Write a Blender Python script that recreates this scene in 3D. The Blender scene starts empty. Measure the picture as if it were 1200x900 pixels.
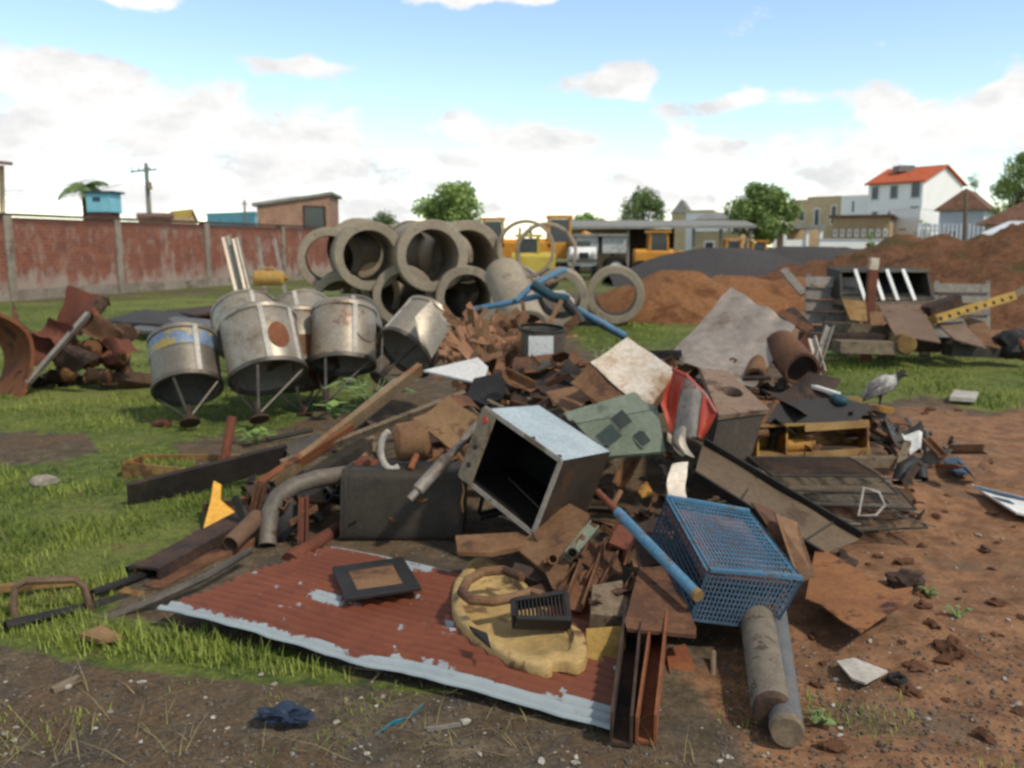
import bpy, math, random
import numpy as np
from mathutils import Vector as V, Matrix, noise
from math import radians as R, sin, cos, pi
random.seed(7); np.random.seed(7)
scn = bpy.context.scene
col = scn.collection

# ------------------------------------------------------------------ camera
F = 1050.0; HOR = 288.0; EYE = V((0, 0, 1.6))
PITCH = math.atan((450 - HOR) / F)
cam = bpy.data.cameras.new('camera'); camo = bpy.data.objects.new('camera', cam); col.objects.link(camo)
camo.location = EYE; camo.rotation_euler = (pi/2 - PITCH, 0, 0)
cam.sensor_fit = 'HORIZONTAL'; cam.sensor_width = 36; cam.lens = 36 * F / 1200
cam.clip_start = .05; cam.clip_end = 3000
cam.dof.use_dof = True; cam.dof.focus_distance = 1.3; cam.dof.aperture_fstop = 7.0      # the photograph is softly out of focus all over
scn.camera = camo
scn.view_settings.view_transform = 'Standard'; scn.view_settings.look = 'None'
scn.view_settings.exposure = 0.18; scn.view_settings.gamma = 1
scn.cycles.max_bounces = 6; scn.cycles.filter_width = 2.0

# ------------------------------------------------------------------ sun and sky
SUN_AZ, SUN_EL = R(128), R(50)          # azimuth from +Y towards +X: from the right, a little behind the camera
sd = bpy.data.lights.new('sun', 'SUN'); so = bpy.data.objects.new('sun', sd); col.objects.link(so)
sd.energy = 2.7; sd.angle = R(4.0); sd.color = (1, .925, .81)
sv = V((sin(SUN_AZ)*cos(SUN_EL), cos(SUN_AZ)*cos(SUN_EL), sin(SUN_EL)))
so.rotation_euler = sv.to_track_quat('Z', 'Y').to_euler(); so.location = (0, 0, 30)
w = bpy.data.worlds.new('World'); scn.world = w; w.use_nodes = True
nt = w.node_tree; N = nt.nodes; L = nt.links; N.clear()
def wn(t, **k):
    n = N.new(t)
    for a, b in k.items(): setattr(n, a, b)
    return n
def wm(op, a, b=None, c=None):
    n = N.new('ShaderNodeMath'); n.operation = op
    for i, x in enumerate((a, b, c)):
        if x is None: continue
        if isinstance(x, (int, float)): n.inputs[i].default_value = x
        else: L.new(x, n.inputs[i])
    return n.outputs[0]
sky = wn('ShaderNodeTexSky', sky_type='NISHITA', sun_disc=False, sun_elevation=SUN_EL, sun_rotation=SUN_AZ, altitude=200, air_density=1.0, dust_density=.05, ozone_density=1.2)
tc = wn('ShaderNodeTexCoord'); sep = wn('ShaderNodeSeparateXYZ'); L.new(tc.outputs['Generated'], sep.inputs[0])
az = wm('ARCTAN2', sep.outputs[0], sep.outputs[1]); el = wm('ARCSINE', sep.outputs[2])
def fbm(sx, sy, oy, scale, detail=9, rough=.58):
    cb = wn('ShaderNodeCombineXYZ'); L.new(wm('MULTIPLY', az, sx), cb.inputs[0]); L.new(wm('MULTIPLY_ADD', el, sy, oy), cb.inputs[1]); cb.inputs[2].default_value = 3.7
    n = wn('ShaderNodeTexNoise'); L.new(cb.outputs[0], n.inputs['Vector']); n.inputs['Scale'].default_value = scale; n.inputs['Detail'].default_value = detail; n.inputs['Roughness'].default_value = rough
    return n.outputs['Fac']
def sky_ang(px, py):
    d = V(((px-600)/F, 1, (HOR-py)/F)).normalized(); return math.atan2(d.x, d.y), math.asin(d.z)
blobs = [(70, 105, 90, 26, 1.0), (180, 150, 170, 32, 1.0), (370, 180, 90, 38, .95), (360, 88, 55, 13, .85), (60, 4, 130, 13, .8), (570, 8, 100, 16, .95),
         (712, 102, 42, 17, .95), (880, 126, 70, 14, .85), (560, 205, 110, 28, .8), (640, 175, 70, 22, .95), (900, 190, 110, 30, .95), (1130, 160, 85, 30, 1.0), (1158, 118, 26, 15, .9), (300, -40, 300, 20, .5),
         (770, 235, 260, 20, .7), (100, 235, 300, 22, .75), (540, 160, 40, 16, .6), (260, 120, 60, 22, .6), (1300, 120, 100, 60, .9), (-120, 150, 120, 50, .9)]
dens = None
for (px, py, sx, sy, a) in blobs:
    a0, e0 = sky_ang(px, py); s1 = F/sx; s2 = F/sy
    u = wm('MULTIPLY', wm('SUBTRACT', az, a0), s1); v = wm('MULTIPLY', wm('SUBTRACT', el, e0), s2)
    q = wm('ADD', wm('MULTIPLY', u, u), wm('MULTIPLY', v, v))
    g = wm('MULTIPLY', wm('EXPONENT', wm('MULTIPLY', q, -.62)), a)
    dens = g if dens is None else wm('MAXIMUM', dens, g)
n1 = fbm(1, 1.7, 0, 9.5); n2 = fbm(1, 1.7, .03, 9.5); n3 = fbm(1, 1.6, 1.3, 3.0, 5)
hi = wm('MULTIPLY', wm('GREATER_THAN', el, .34), wm('MULTIPLY', wm('SUBTRACT', n3, .28), 3.0))
dd = wm('ADD', wm('ADD', dens, hi), wm('MULTIPLY', wm('SUBTRACT', n1, .5), 2.7))
mr = wn('ShaderNodeMapRange', interpolation_type='SMOOTHSTEP'); L.new(dd, mr.inputs[0]); mr.inputs[1].default_value = .36; mr.inputs[2].default_value = .66
shade = wn('ShaderNodeMapRange'); L.new(wm('ADD', wm('SUBTRACT', n1, n2), wm('MULTIPLY', wm('SUBTRACT', .62, n1), .25)), shade.inputs[0])
shade.inputs[1].default_value = -.03; shade.inputs[2].default_value = .20
cc = wn('ShaderNodeMix', data_type='RGBA'); L.new(shade.outputs[0], cc.inputs[0]); SKY = .12
cc.inputs[6].default_value = (.95/SKY, .935/SKY, .915/SKY, 1); cc.inputs[7].default_value = (.68/SKY, .69/SKY, .70/SKY, 1)
tint = wn('ShaderNodeMix', data_type='RGBA', blend_type='MULTIPLY'); tint.inputs[0].default_value = 1
L.new(sky.outputs[0], tint.inputs[6]); tint.inputs[7].default_value = (1.6, 1.58, 1.5, 1)
ov = wn('ShaderNodeMapRange', interpolation_type='SMOOTHSTEP'); L.new(el, ov.inputs[0]); ov.inputs[1].default_value = .36; ov.inputs[2].default_value = .6
oc = wn('ShaderNodeMix', data_type='RGBA'); L.new(ov.outputs[0], oc.inputs[0]); L.new(cc.outputs[2], oc.inputs[6]); oc.inputs[7].default_value = (.36/SKY, .355/SKY, .345/SKY, 1)      # dark overhead cloud out of view, added to cut the ambient light
mx = wn('ShaderNodeMix', data_type='RGBA'); L.new(mr.outputs[0], mx.inputs[0]); L.new(tint.outputs[2], mx.inputs[6]); L.new(oc.outputs[2], mx.inputs[7])
bg = wn('ShaderNodeBackground'); L.new(mx.outputs[2], bg.inputs[0]); bg.inputs[1].default_value = SKY
wo = wn('ShaderNodeOutputWorld'); L.new(bg.outputs[0], wo.inputs[0])

# ------------------------------------------------------------------ pixel -> world
def ray(px, py):
    x = (px - 600)/F; y = (450 - py)/F
    return V((x, cos(PITCH) + y*sin(PITCH), -sin(PITCH) + y*cos(PITCH)))
def P(px, py, D):
    d = ray(px, py); return EYE + d*(D/d.y)
def G(px, py, z=0.0):
    d = ray(px, py); return EYE + d*((z - EYE.z)/d.z)
def Q(pts, D=None): return [P(*p) if D is None else P(p[0], p[1], D if len(p) < 3 else p[2]) for p in pts]
def pix(x, y, z=0.0):
    cy = y*cos(PITCH) - (z-1.6)*sin(PITCH); cu = y*sin(PITCH) + (z-1.6)*cos(PITCH)
    return 600 + F*x/cy, 450 - F*cu/cy

# ------------------------------------------------------------------ mesh collecting
class MB:
    def __init__(s): s.v = []; s.f = []
    def add(s, vs, fs):
        o = len(s.v); s.v += [V(p) for p in vs]; s.f += [tuple(i+o for i in f) for f in fs]; return s
    def hexa(s, a, b):                       # two quads a, b (corresponding corners)
        return s.add(list(a)+list(b), [(3,2,1,0),(4,5,6,7),(0,1,5,4),(1,2,6,5),(2,3,7,6),(3,0,4,7)])
    def poly(s, pts, th, n=None):            # flat outline with thickness
        pts = [V(p) for p in pts]
        if n is None:
            n = V((0,0,0))
            for i in range(len(pts)):
                n += (pts[i]-pts[0]).cross(pts[(i+1) % len(pts)]-pts[0])
            n.normalize()
        k = len(pts); o = [p - n*th for p in pts]
        fs = [tuple(range(k)), tuple(range(2*k-1, k-1, -1))] + [(i, k+i, k+(i+1) % k, (i+1) % k) for i in range(k)]
        return s.add(pts+o, fs)
    def box(s, c, x, y, z):                  # centre + half axes
        c, x, y, z = V(c), V(x), V(y), V(z)
        return s.hexa([c-x-y-z, c+x-y-z, c+x+y-z, c-x+y-z], [c-x-y+z, c+x-y+z, c+x+y+z, c-x+y+z])
    def abox(s, x0, x1, y0, y1, z0, z1):
        return s.box(((x0+x1)/2, (y0+y1)/2, (z0+z1)/2), ((x1-x0)/2,0,0), (0,(y1-y0)/2,0), (0,0,(z1-z0)/2))
    def prof(s, a, b, pr, up=(0,0,1)):       # extrude a 2D profile (u sideways, v up) from a to b
        a, b = V(a), V(b); d = (b-a).normalized(); u = d.cross(V(up))
        if u.length < 1e-4: u = d.cross(V((1,0,0)))
        u.normalize(); v = u.cross(d); k = len(pr)
        r0 = [a+u*p[0]+v*p[1] for p in pr]; r1 = [b+u*p[0]+v*p[1] for p in pr]
        return s.add(r0+r1, [tuple(range(k)), tuple(range(2*k-1, k-1, -1))]+[(i, k+i, k+(i+1) % k, (i+1) % k) for i in range(k)])
    def beam(s, a, b, w, h, up=(0,0,1)):
        return s.prof(a, b, [(-w/2,-h/2),(w/2,-h/2),(w/2,h/2),(-w/2,h/2)], up)
    def angle(s, a, b, w, t=.006, up=(0,0,1)):
        return s.prof(a, b, [(-w/2,0),(w/2,0),(w/2,t),(-w/2+t,t),(-w/2+t,w),(-w/2,w)], up)
    def channel(s, a, b, w, h, t=.008, up=(0,0,1)):
        return s.prof(a, b, [(-w/2,0),(w/2,0),(w/2,h),(w/2-t,h),(w/2-t,t),(-w/2+t,t),(-w/2+t,h),(-w/2,h)], up)
    def tube(s, path, r, seg=12, inner=None, cap=True, closed=False):
        path = [V(p) for p in path]; k = len(path); rs = r if isinstance(r, (list, tuple)) else [r]*k
        def ring(rf):
            out = []; ref = None
            for i, p in enumerate(path):
                if closed: d = path[(i+1) % k]-path[i-1]
                else: d = path[min(i+1, k-1)]-path[max(i-1, 0)]
                d.normalize()
                if ref is None:
                    ref = d.cross(V((0,0,1)))
                    if ref.length < .05: ref = d.cross(V((1,0,0)))
                ref = (ref - d*ref.dot(d)).normalized(); bb = d.cross(ref)
                out.append([p+ref*(cos(2*pi*j/seg)*rf(i))+bb*(sin(2*pi*j/seg)*rf(i)) for j in range(seg)])
            return out
        ro = ring(lambda i: rs[i]); vs = [q for r_ in ro for q in r_]; fs = []
        for i in range(k if closed else k-1):
            for j in range(seg):
                a = i*seg; b = ((i+1) % k)*seg; fs.append((a+j, b+j, b+(j+1) % seg, a+(j+1) % seg))
        if inner:
            ri = ring(lambda i: rs[i]-inner); o = len(vs); vs += [q for r_ in ri for q in r_]
            for i in range(k-1):
                for j in range(seg):
                    a = o+i*seg; b = o+(i+1)*seg; fs.append((a+(j+1) % seg, b+(j+1) % seg, b+j, a+j))
            for j in range(seg):
                j2 = (j+1) % seg; fs.append((j2, o+j2, o+j, j)); e = (k-1)*seg; fs.append((e+j, o+e+j, o+e+j2, e+j2))
        elif cap and not closed:
            fs.append(tuple(range(seg))); fs.append(tuple(range(k*seg-1, (k-1)*seg-1, -1)))
        return s.add(vs, fs)
    def lathe(s, a, axis, pr, seg=24, rough=0):           # open profile [(t, r)] along an axis from a
        axis = V(axis).normalized(); u = axis.cross(V((0,0,1)))
        if u.length < .05: u = axis.cross(V((1,0,0)))
        u.normalize(); v = axis.cross(u); vs = []; k = len(pr)
        for (t, r) in pr:
            for j in range(seg):
                q = 1+rough*random.uniform(-1, 1); vs.append(V(a)+axis*t+(u*cos(2*pi*j/seg)+v*sin(2*pi*j/seg))*r*q)
        fs = [(i*seg+j, (i+1)*seg+j, (i+1)*seg+(j+1) % seg, i*seg+(j+1) % seg) for i in range(k-1) for j in range(seg)]
        return s.add(vs, fs)
    def grid(s, c, nu, nv, fn=None, th=.004):             # c: four corners; fn(u,v) -> offset along the normal; skip(u,v) cut
        c = [V(p) for p in c]; n = ((c[1]-c[0]).cross(c[3]-c[0])).normalized(); vs = []
        for sgn in (0, 1):
            for j in range(nv+1):
                for i in range(nu+1):
                    u, v = i/nu, j/nv; p = c[0]*(1-u)*(1-v)+c[1]*u*(1-v)+c[2]*u*v+c[3]*(1-u)*v
                    vs.append(p+n*((fn(u, v) if fn else 0)-sgn*th))
        m = nu+1; o = m*(nv+1); fs = []
        for j in range(nv):
            for i in range(nu):
                a = j*m+i; fs.append((a, a+1, a+m+1, a+m)); fs.append((o+a+m, o+a+m+1, o+a+1, o+a))
        for i in range(nu):
            fs.append((i, o+i, o+i+1, i+1)); a = nv*m+i; fs.append((a+1, o+a+1, o+a, a))
        for j in range(nv):
            a = j*m; fs.append((a+m, o+a+m, o+a, a)); a += nu; fs.append((a, o+a, o+a+m, a+m))
        return s.add(vs, fs)
    def lattice(s, c, nu, nv, w, th, rim=None):           # perforated panel: crossed strips between four corners
        c = [V(p) for p in c]; n = ((c[1]-c[0]).cross(c[3]-c[0])).normalized(); rim = rim or w*1.5
        def at(u, v): return c[0]*(1-u)*(1-v)+c[1]*u*(1-v)+c[2]*u*v+c[3]*(1-u)*v
        for i in range(nu+1): s.beam(at(i/nu, 0), at(i/nu, 1), rim if i in (0, nu) else w, th, n)
        for j in range(nv+1): s.beam(at(0, j/nv)+n*th*.3, at(1, j/nv)+n*th*.3, rim if j in (0, nv) else w, th*.8, n)
        return s
    def blob(s, c, rad, seed=0, amp=.25, sub=2, fr=1.0):
        import bmesh
        bm = bmesh.new(); bmesh.ops.create_icosphere(bm, subdivisions=sub, radius=1)
        off = V((seed*3.1, seed*7.7, seed*1.3))
        vs = []
        for q in bm.verts:
            k = 1+amp*noise.fractal(q.co*fr+off, 1, 2, 3); vs.append(V(c)+V((q.co.x*rad[0]*k, q.co.y*rad[1]*k, q.co.z*rad[2]*k)))
        fs = [tuple(x.index for x in f.verts) for f in bm.faces]; bm.free()
        return s.add(vs, fs)
    def dent(s, amp, fr, seed=0):
        for p in s.v:
            p += noise.noise_vector(p*fr+V((seed, seed*2, 0)))*amp
        return s

ORG = {}
def obj(name, mb, m, parent=None, label=None, cat=None, group=None, kind=None, sharp=32, bevel=0, origin=None):
    if parent is not None: o0 = ORG[parent.name]
    elif origin is not None: o0 = V(origin)
    else:
        xs = [p.x for p in mb.v]; ys = [p.y for p in mb.v]; zs = [p.z for p in mb.v]
        o0 = V(((min(xs)+max(xs))/2, (min(ys)+max(ys))/2, min(zs)))
    me = bpy.data.meshes.new(name); me.from_pydata([p-o0 for p in mb.v], [], mb.f); me.update()
    me.polygons.foreach_set('use_smooth', [True]*len(me.polygons)); me.set_sharp_from_angle(angle=R(sharp))
    me.materials.append(m)
    o = bpy.data.objects.new(name, me); col.objects.link(o)
    if parent is not None: o.parent = parent
    else: o.location = o0
    ORG[o.name] = o0
    if bevel:
        b = o.modifiers.new('bevel', 'BEVEL'); b.width = bevel; b.segments = 2; b.limit_method = 'ANGLE'; b.angle_limit = R(40)
    tag(o, label, cat, group, kind); return o
def tag(o, label=None, cat=None, group=None, kind=None):
    if cat and not kind and not o.get('kind'): kind = 'thing'
    for k, x in (('label', label), ('category', cat), ('group', group), ('kind', kind)):
        if x: o[k] = x
def thing(name, loc, label, cat, group=None):
    o = bpy.data.objects.new(name, None); col.objects.link(o); o.location = V(loc); o.empty_display_size = .1
    ORG[o.name] = V(loc); tag(o, label, cat, group); return o
def copy_tree(o, loc, rz=0, scale=None, label=None, parent=None):
    c = o.copy(); col.objects.link(c)
    if parent is not None: c.parent = parent
    else:
        c.location = V(loc); c.rotation_euler = (0, 0, rz)
        if scale: c.scale = (scale,)*3
        if label: c['label'] = label
    for ch in list(o.children): copy_tree(ch, None, parent=c)
    return c

# ------------------------------------------------------------------ materials
def S(h):
    c = [int(h[i:i+2], 16)/255 for i in (0, 2, 4)]
    return tuple((x/12.92 if x <= .04045 else ((x+.055)/1.055)**2.4) for x in c)+(1,)
class NB:
    def __init__(s, name):
        s.m = bpy.data.materials.new(name); s.m.use_nodes = True; s.t = s.m.node_tree; s.t.nodes.clear()
        s.out = s.n('ShaderNodeOutputMaterial'); s.b = s.n('ShaderNodeBsdfPrincipled'); s.l(s.b.outputs[0], s.out.inputs[0])
    def n(s, t, **k):
        x = s.t.nodes.new(t)
        for a, b in k.items(): setattr(x, a, b)
        return x
    def l(s, a, b): s.t.links.new(a, b)
    def noise(s, vec, scale, detail=6, rough=.6):
        x = s.n('ShaderNodeTexNoise'); s.l(vec, x.inputs['Vector']); x.inputs['Scale'].default_value = scale; x.inputs['Detail'].default_value = detail; x.inputs['Roughness'].default_value = rough
        return x.outputs['Fac']
    def ramp(s, f, a, b):
        x = s.n('ShaderNodeMapRange', interpolation_type='SMOOTHSTEP'); s.l(f, x.inputs[0]); x.inputs[1].default_value = a; x.inputs[2].default_value = b
        return x.outputs[0]
    def mix(s, f, a, b, bt='MIX'):
        x = s.n('ShaderNodeMix', data_type='RGBA', blend_type=bt)
        for v, i in ((f, 0), (a, 6), (b, 7)):
            if isinstance(v, (tuple, float, int)): x.inputs[i].default_value = v
            else: s.l(v, x.inputs[i])
        return x.outputs[2]
    def math(s, op, a, b=0.0):
        x = s.n('ShaderNodeMath', operation=op)
        for v, i in ((a, 0), (b, 1)):
            if isinstance(v, (int, float)): x.inputs[i].default_value = v
            else: s.l(v, x.inputs[i])
        return x.outputs[0]
    def vec(s, stretch=(1,1,1), rnd=True):
        t = s.n('ShaderNodeTexCoord'); mp = s.n('ShaderNodeMapping'); s.l(t.outputs['Object'], mp.inputs[0]); mp.inputs['Scale'].default_value = stretch
        if rnd:
            oi = s.n('ShaderNodeObjectInfo'); k = s.math('MULTIPLY', oi.outputs['Random'], 37.0)
            cb = s.n('ShaderNodeCombineXYZ'); s.l(k, cb.inputs[0]); s.l(k, cb.inputs[2]); s.l(cb.outputs[0], mp.inputs[1])
        return mp.outputs[0]
    def bump(s, h, strength, dist=.01):
        x = s.n('ShaderNodeBump'); s.l(h, x.inputs['Height']); x.inputs['Strength'].default_value = strength; x.inputs['Distance'].default_value = dist
        s.l(x.outputs[0], s.b.inputs['Normal'])
    def jitter(s, c, amt):
        oi = s.n('ShaderNodeObjectInfo'); h = s.n('ShaderNodeHueSaturation'); s.l(c, h.inputs['Color'])
        v = s.n('ShaderNodeMapRange'); s.l(oi.outputs['Random'], v.inputs[0]); v.inputs[3].default_value = 1-amt; v.inputs[4].default_value = 1+amt; s.l(v.outputs[0], h.inputs['Value'])
        return h.outputs[0]
BRIGHT = ('plaster', 'cyan', 'orange_tile', 'machine', 'leaf', 'dark_leaf', 'bright_leaf', 'white', 'pale', 'concrete', 'truck', 'stained_white', 'pebbles')
def mat(name, c1, c2, scale=5, c3=None, rough=.8, metal=0, bump=.35, thr=(.38, .62), stretch=(1,1,1), thr3=(.56, .62), scale3=4, rnd=.12, bscale=40, bdist=.006, spec=.4):
    b = NB(name); v = b.vec(stretch)
    a = b.noise(v, scale, 8, .65); c = b.mix(b.ramp(a, *thr), S(c1), S(c2))
    if c3: c = b.mix(b.ramp(b.noise(v, scale3, 9, .7), *thr3), c, S(c3))
    fine = b.noise(v, bscale, 4, .7)
    c = b.mix(.55, c, b.mix(b.ramp(fine, .25, .8), (.55,.55,.55,1), (1.3,1.3,1.3,1)), 'MULTIPLY')
    if rnd: c = b.jitter(c, rnd)
    if not name.startswith(BRIGHT): c = b.mix(1.0, c, (.78, .765, .75, 1), 'MULTIPLY')  # dimmer light on the foreground put into colour by darkening most materials
    b.l(c, b.b.inputs['Base Color']); b.b.inputs['Metallic'].default_value = metal; b.b.inputs['Specular IOR Level'].default_value = spec
    rr = b.n('ShaderNodeMapRange'); b.l(a, rr.inputs[0]); rr.inputs[3].default_value = max(.05, rough-.18); rr.inputs[4].default_value = min(1, rough+.18); b.l(rr.outputs[0], b.b.inputs['Roughness'])
    if bump: b.bump(b.math('ADD', fine, a), bump, bdist)
    return b.m
RUST = mat('rust', '63432f', '7e573c', 5, c3='46312a', rough=.85)
RUST_DK = mat('dark_rust', '3b2d26', '574032', 5, c3='2c2420', rough=.85)
RUST_TAN = mat('tan_rust', '8d6b4a', '765338', 4, c3='5a4130', rough=.85)
RUST_OR = mat('orange_rust', '874f31', '986039', 4, c3='5c3a29', rough=.85)
RUST_RED = mat('red_rust', '70402f', '854c36', 3, c3='543328', rough=.8)
SCRAP = mat('scrap_metal', '6b4a33', '8d6340', 4, c3='40352d', rough=.8, rnd=.45)
STEEL = mat('dull_steel', '645e56', '7b746a', 3, c3='5e4a3b', rough=.5, metal=.55, thr3=(.55, .75))
GALV = mat('galvanised', 'aca292', 'bab09f', 3, c3='86765f', rough=.45, metal=.5, thr3=(.5, .7), bump=.15, rnd=.08)
GALV_RUST = mat('stained_galvanised', 'a59a88', 'b3a795', 2.5, c3='7d5238', rough=.45, metal=.4, thr3=(.5, .62), scale3=2.2, bump=.15, rnd=.08)
ZINC = mat('zinc_sheet', 'b3a79b', 'bfb2a5', 2, c3='8d7c6c', rough=.42, metal=.45, thr3=(.5, .7), bump=.2, bscale=14)
DARK = mat('dark_steel', '35322d', '494339', 3, c3='55402f', rough=.7, metal=.2, thr3=(.58, .75))
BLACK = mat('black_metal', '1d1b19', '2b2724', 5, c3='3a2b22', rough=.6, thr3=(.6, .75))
RUBBER = mat('rubber', '1a1918', '262421', 8, rough=.85)
CONC = mat('concrete', '90836f', 'a1937e', 2, c3='6a5d4c', rough=.9, scale3=2, thr3=(.52, .72), bump=.5, bscale=25)
CONC_LT = mat('pale_concrete', 'a8a196', 'bcb4a8', 3, c3='8b8276', rough=.9, scale3=2, thr3=(.55, .7))
WOOD = mat('weathered_wood', '7b6c58', '94826a', 6, c3='5a4a3a', rough=.9, stretch=(3, 3, 3), scale3=5)
WOOD_TAN = mat('tan_wood', 'a5844f', '8c6a3c', 5, c3='6a4c2c', rough=.85)
WOOD_GREY = mat('grey_wood', '8a837a', '9c958b', 5, c3='6a6259', rough=.9)
BARK = mat('bark', '4a3729', '5f4733', 12, c3='33261d', rough=.95, bump=.8)
CUT = mat('cut_wood', 'b58a52', '9a6c3c', 8, c3='7b4e2b', rough=.9)
YELLOW = mat('yellow_paint', 'c0964a', 'c9a45a', 3, c3='8a6a3c', rough=.55, thr3=(.6, .68), scale3=5)
YEL_OR = mat('amber_paint', 'b07a2a', 'bd8a38', 3, c3='6b4728', rough=.7, thr3=(.48, .6))
ORANGE = mat('machine_orange', 'bd7d20', 'c98a2c', 2, c3='85592a', rough=.5, thr3=(.62, .72))
YEL_M = mat('machine_yellow', 'b89f3c', 'c2ab4a', 2, rough=.5)
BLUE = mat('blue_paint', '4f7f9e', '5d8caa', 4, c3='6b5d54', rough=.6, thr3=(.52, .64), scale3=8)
BLUE_PALE = mat('pale_blue_sky_sheen', 'a6b4b8', 'b3c0c4', 3, c3='848a8a', rough=.6, thr3=(.6, .72))  # sky reflection on the cabinet top put into the colour
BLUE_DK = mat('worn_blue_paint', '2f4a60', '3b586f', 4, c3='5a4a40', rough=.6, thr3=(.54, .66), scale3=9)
TEAL = mat('dark_teal', '1f3a46', '28505e', 4, c3='221f1e', rough=.6)
RED = mat('red_paint', 'b2331d', 'c44526', 4, c3='6e3427', rough=.5, thr3=(.58, .68))
WHITE = mat('white_paint', 'd8d6d0', 'e2e0da', 3, c3='a89f92', rough=.5, thr3=(.6, .72))
WHITE_RUST = mat('stained_white_enamel', 'd6c9b8', 'c7b49c', 3, c3='9b7757', rough=.5, thr3=(.5, .66), scale3=3.5)
GREENGREY = mat('grey_green_paint', '7b8672', '879280', 3, c3='5b5f50', rough=.55, thr3=(.56, .7))
CARD = mat('brown_board', '8a6a48', '9a7a55', 4, c3='6a4e34', rough=.9)
PLAST = mat('plaster_white', 'efede8', 'f4f2ee', 1, rough=.9, bump=.1, rnd=.03)
PLASTG = mat('plaster_grey', 'bfc3c8', 'cdd0d4', 1, rough=.9, bump=.1, rnd=.03)
BEIGE = mat('plaster_beige', 'c8b088', 'd4bd96', 1, c3='b59a74', rough=.9, bump=.1)
TAN = mat('plaster_tan', 'b89a74', 'c4a680', 1, c3='a58862', rough=.9, bump=.1)
TILE = mat('orange_tile', 'c0603a', 'b2542f', 2, c3='8e4a30', rough=.85, bscale=6)
TILE_BR = mat('brown_tile', '84604a', '74523e', 2, c3='5e4436', rough=.85, bscale=6)
ROOF_GR = mat('fibre_cement', '9b9a94', '8a8983', 1.5, c3='74736e', rough=.9)
GLASS = mat('window_glass', '2a2f35', '363d44', 1, rough=.15, bump=0, spec=.6)
CYAN = mat('cyan_paint', '7fc3d3', '8fd0dd', 2, c3='6fb0c2', rough=.7)
DKSOIL = mat('clod', '5a3a25', '70492e', 8, rough=1)
STONE = mat('stone', '9a8f80', 'b5aa9b', 12, rough=.9, rnd=.3)
LEAF = mat('leaf', '7f9550', '98ab5c', 3, c3='5d7540', rough=.6, rnd=.15, bump=0, thr3=(.5, .6), scale3=1.0)
LEAF2 = mat('dark_leaf', '657a48', '7d9052', 3, c3='4c613a', rough=.6, rnd=.15, bump=0, thr3=(.5, .6), scale3=1.0)
LEAF3 = mat('bright_leaf', '6f8f42', '8aa552', 3, c3='527036', rough=.6, rnd=.15, bump=0, thr3=(.5, .6), scale3=1.0)

# ------------------------------------------------------------------ ground
POLY_G = [[(-300,366),(60,354),(180,347),(420,338),(440,470),(400,520),(330,540),(265,600),(170,665),(120,720),(240,742),(420,792),(520,815),(300,800),(110,775),(-300,700)],
          [(930,408),(1500,405),(1500,466),(1260,458),(1160,482),(1080,462),(1000,476),(940,455)],
          [(640,372),(830,362),(850,405),(690,412)],
          [(200,745),(330,760),(500,815),(330,800),(240,780)], [(430,862),(510,860),(500,900),(430,900)], [(290,860),(360,860),(350,905),(290,905)]]
POLY_BARE = [[(-200,508),(105,506),(112,526),(60,540),(-200,540)], [(200,520),(330,500),(400,470),(420,500),(300,560),(240,560)]]
POLY_R = [[(1060,478),(1500,455),(1500,1000),(930,1000),(850,860),(800,790),(930,640),(1010,560)], [(740,352),(1500,352),(1500,412),(940,408),(840,372)]]
def seg_dist(p, poly):            # signed pixel distance, positive inside
    x, y = p; d = np.full(x.shape, 1e9); ins = np.zeros(x.shape, bool); k = len(poly)
    for i in range(k):
        (x0, y0), (x1, y1) = poly[i], poly[(i+1) % k]
        dx, dy = x1-x0, y1-y0; t = np.clip(((x-x0)*dx+(y-y0)*dy)/(dx*dx+dy*dy), 0, 1)
        d = np.minimum(d, np.hypot(x-x0-t*dx, (y-y0-t*dy)*1.6))
        if dy != 0: ins ^= ((y0 > y) != (y1 > y)) & (x < dx*(y-y0)/dy+x0)
    return np.where(ins, d, -d)
def pixn(x, y):
    yy = np.maximum(y, 1.2); cy = yy*cos(PITCH)+1.6*sin(PITCH); cu = yy*sin(PITCH)-1.6*cos(PITCH)
    return 600+F*x/cy, 450-F*cu/cy
def zones(x, y):
    p = pixn(x, y); f = lambda polys, s: np.max([np.clip(.5+seg_dist(p, q)/s, 0, 1) for q in polys], axis=0)
    g = f(POLY_G[:4], 40)*(1-f(POLY_BARE, 18)); r = f(POLY_R, 150)
    far = np.clip((y-24)/10, 0, 1); g = np.where(y > 24, np.maximum(g, .55*far), g)
    g = np.where(y < 1.9, 0, g); return g, r*(1-g*.7)
_nc = [(random.uniform(0, 6.28), random.uniform(.5, 1.5)) for _ in range(40)]
def nz(x, y, fr, seed=0):         # cheap smooth noise for height
    s = 0
    for k in range(6):
        ph, q = _nc[(k+seed) % 40]; a = ph*1.7+k; s = s+np.sin((x*cos(a)+y*sin(a))*fr*q+ph*5+np.sin((x*sin(a)-y*cos(a))*fr*.7+k))
    return s/6
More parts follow.
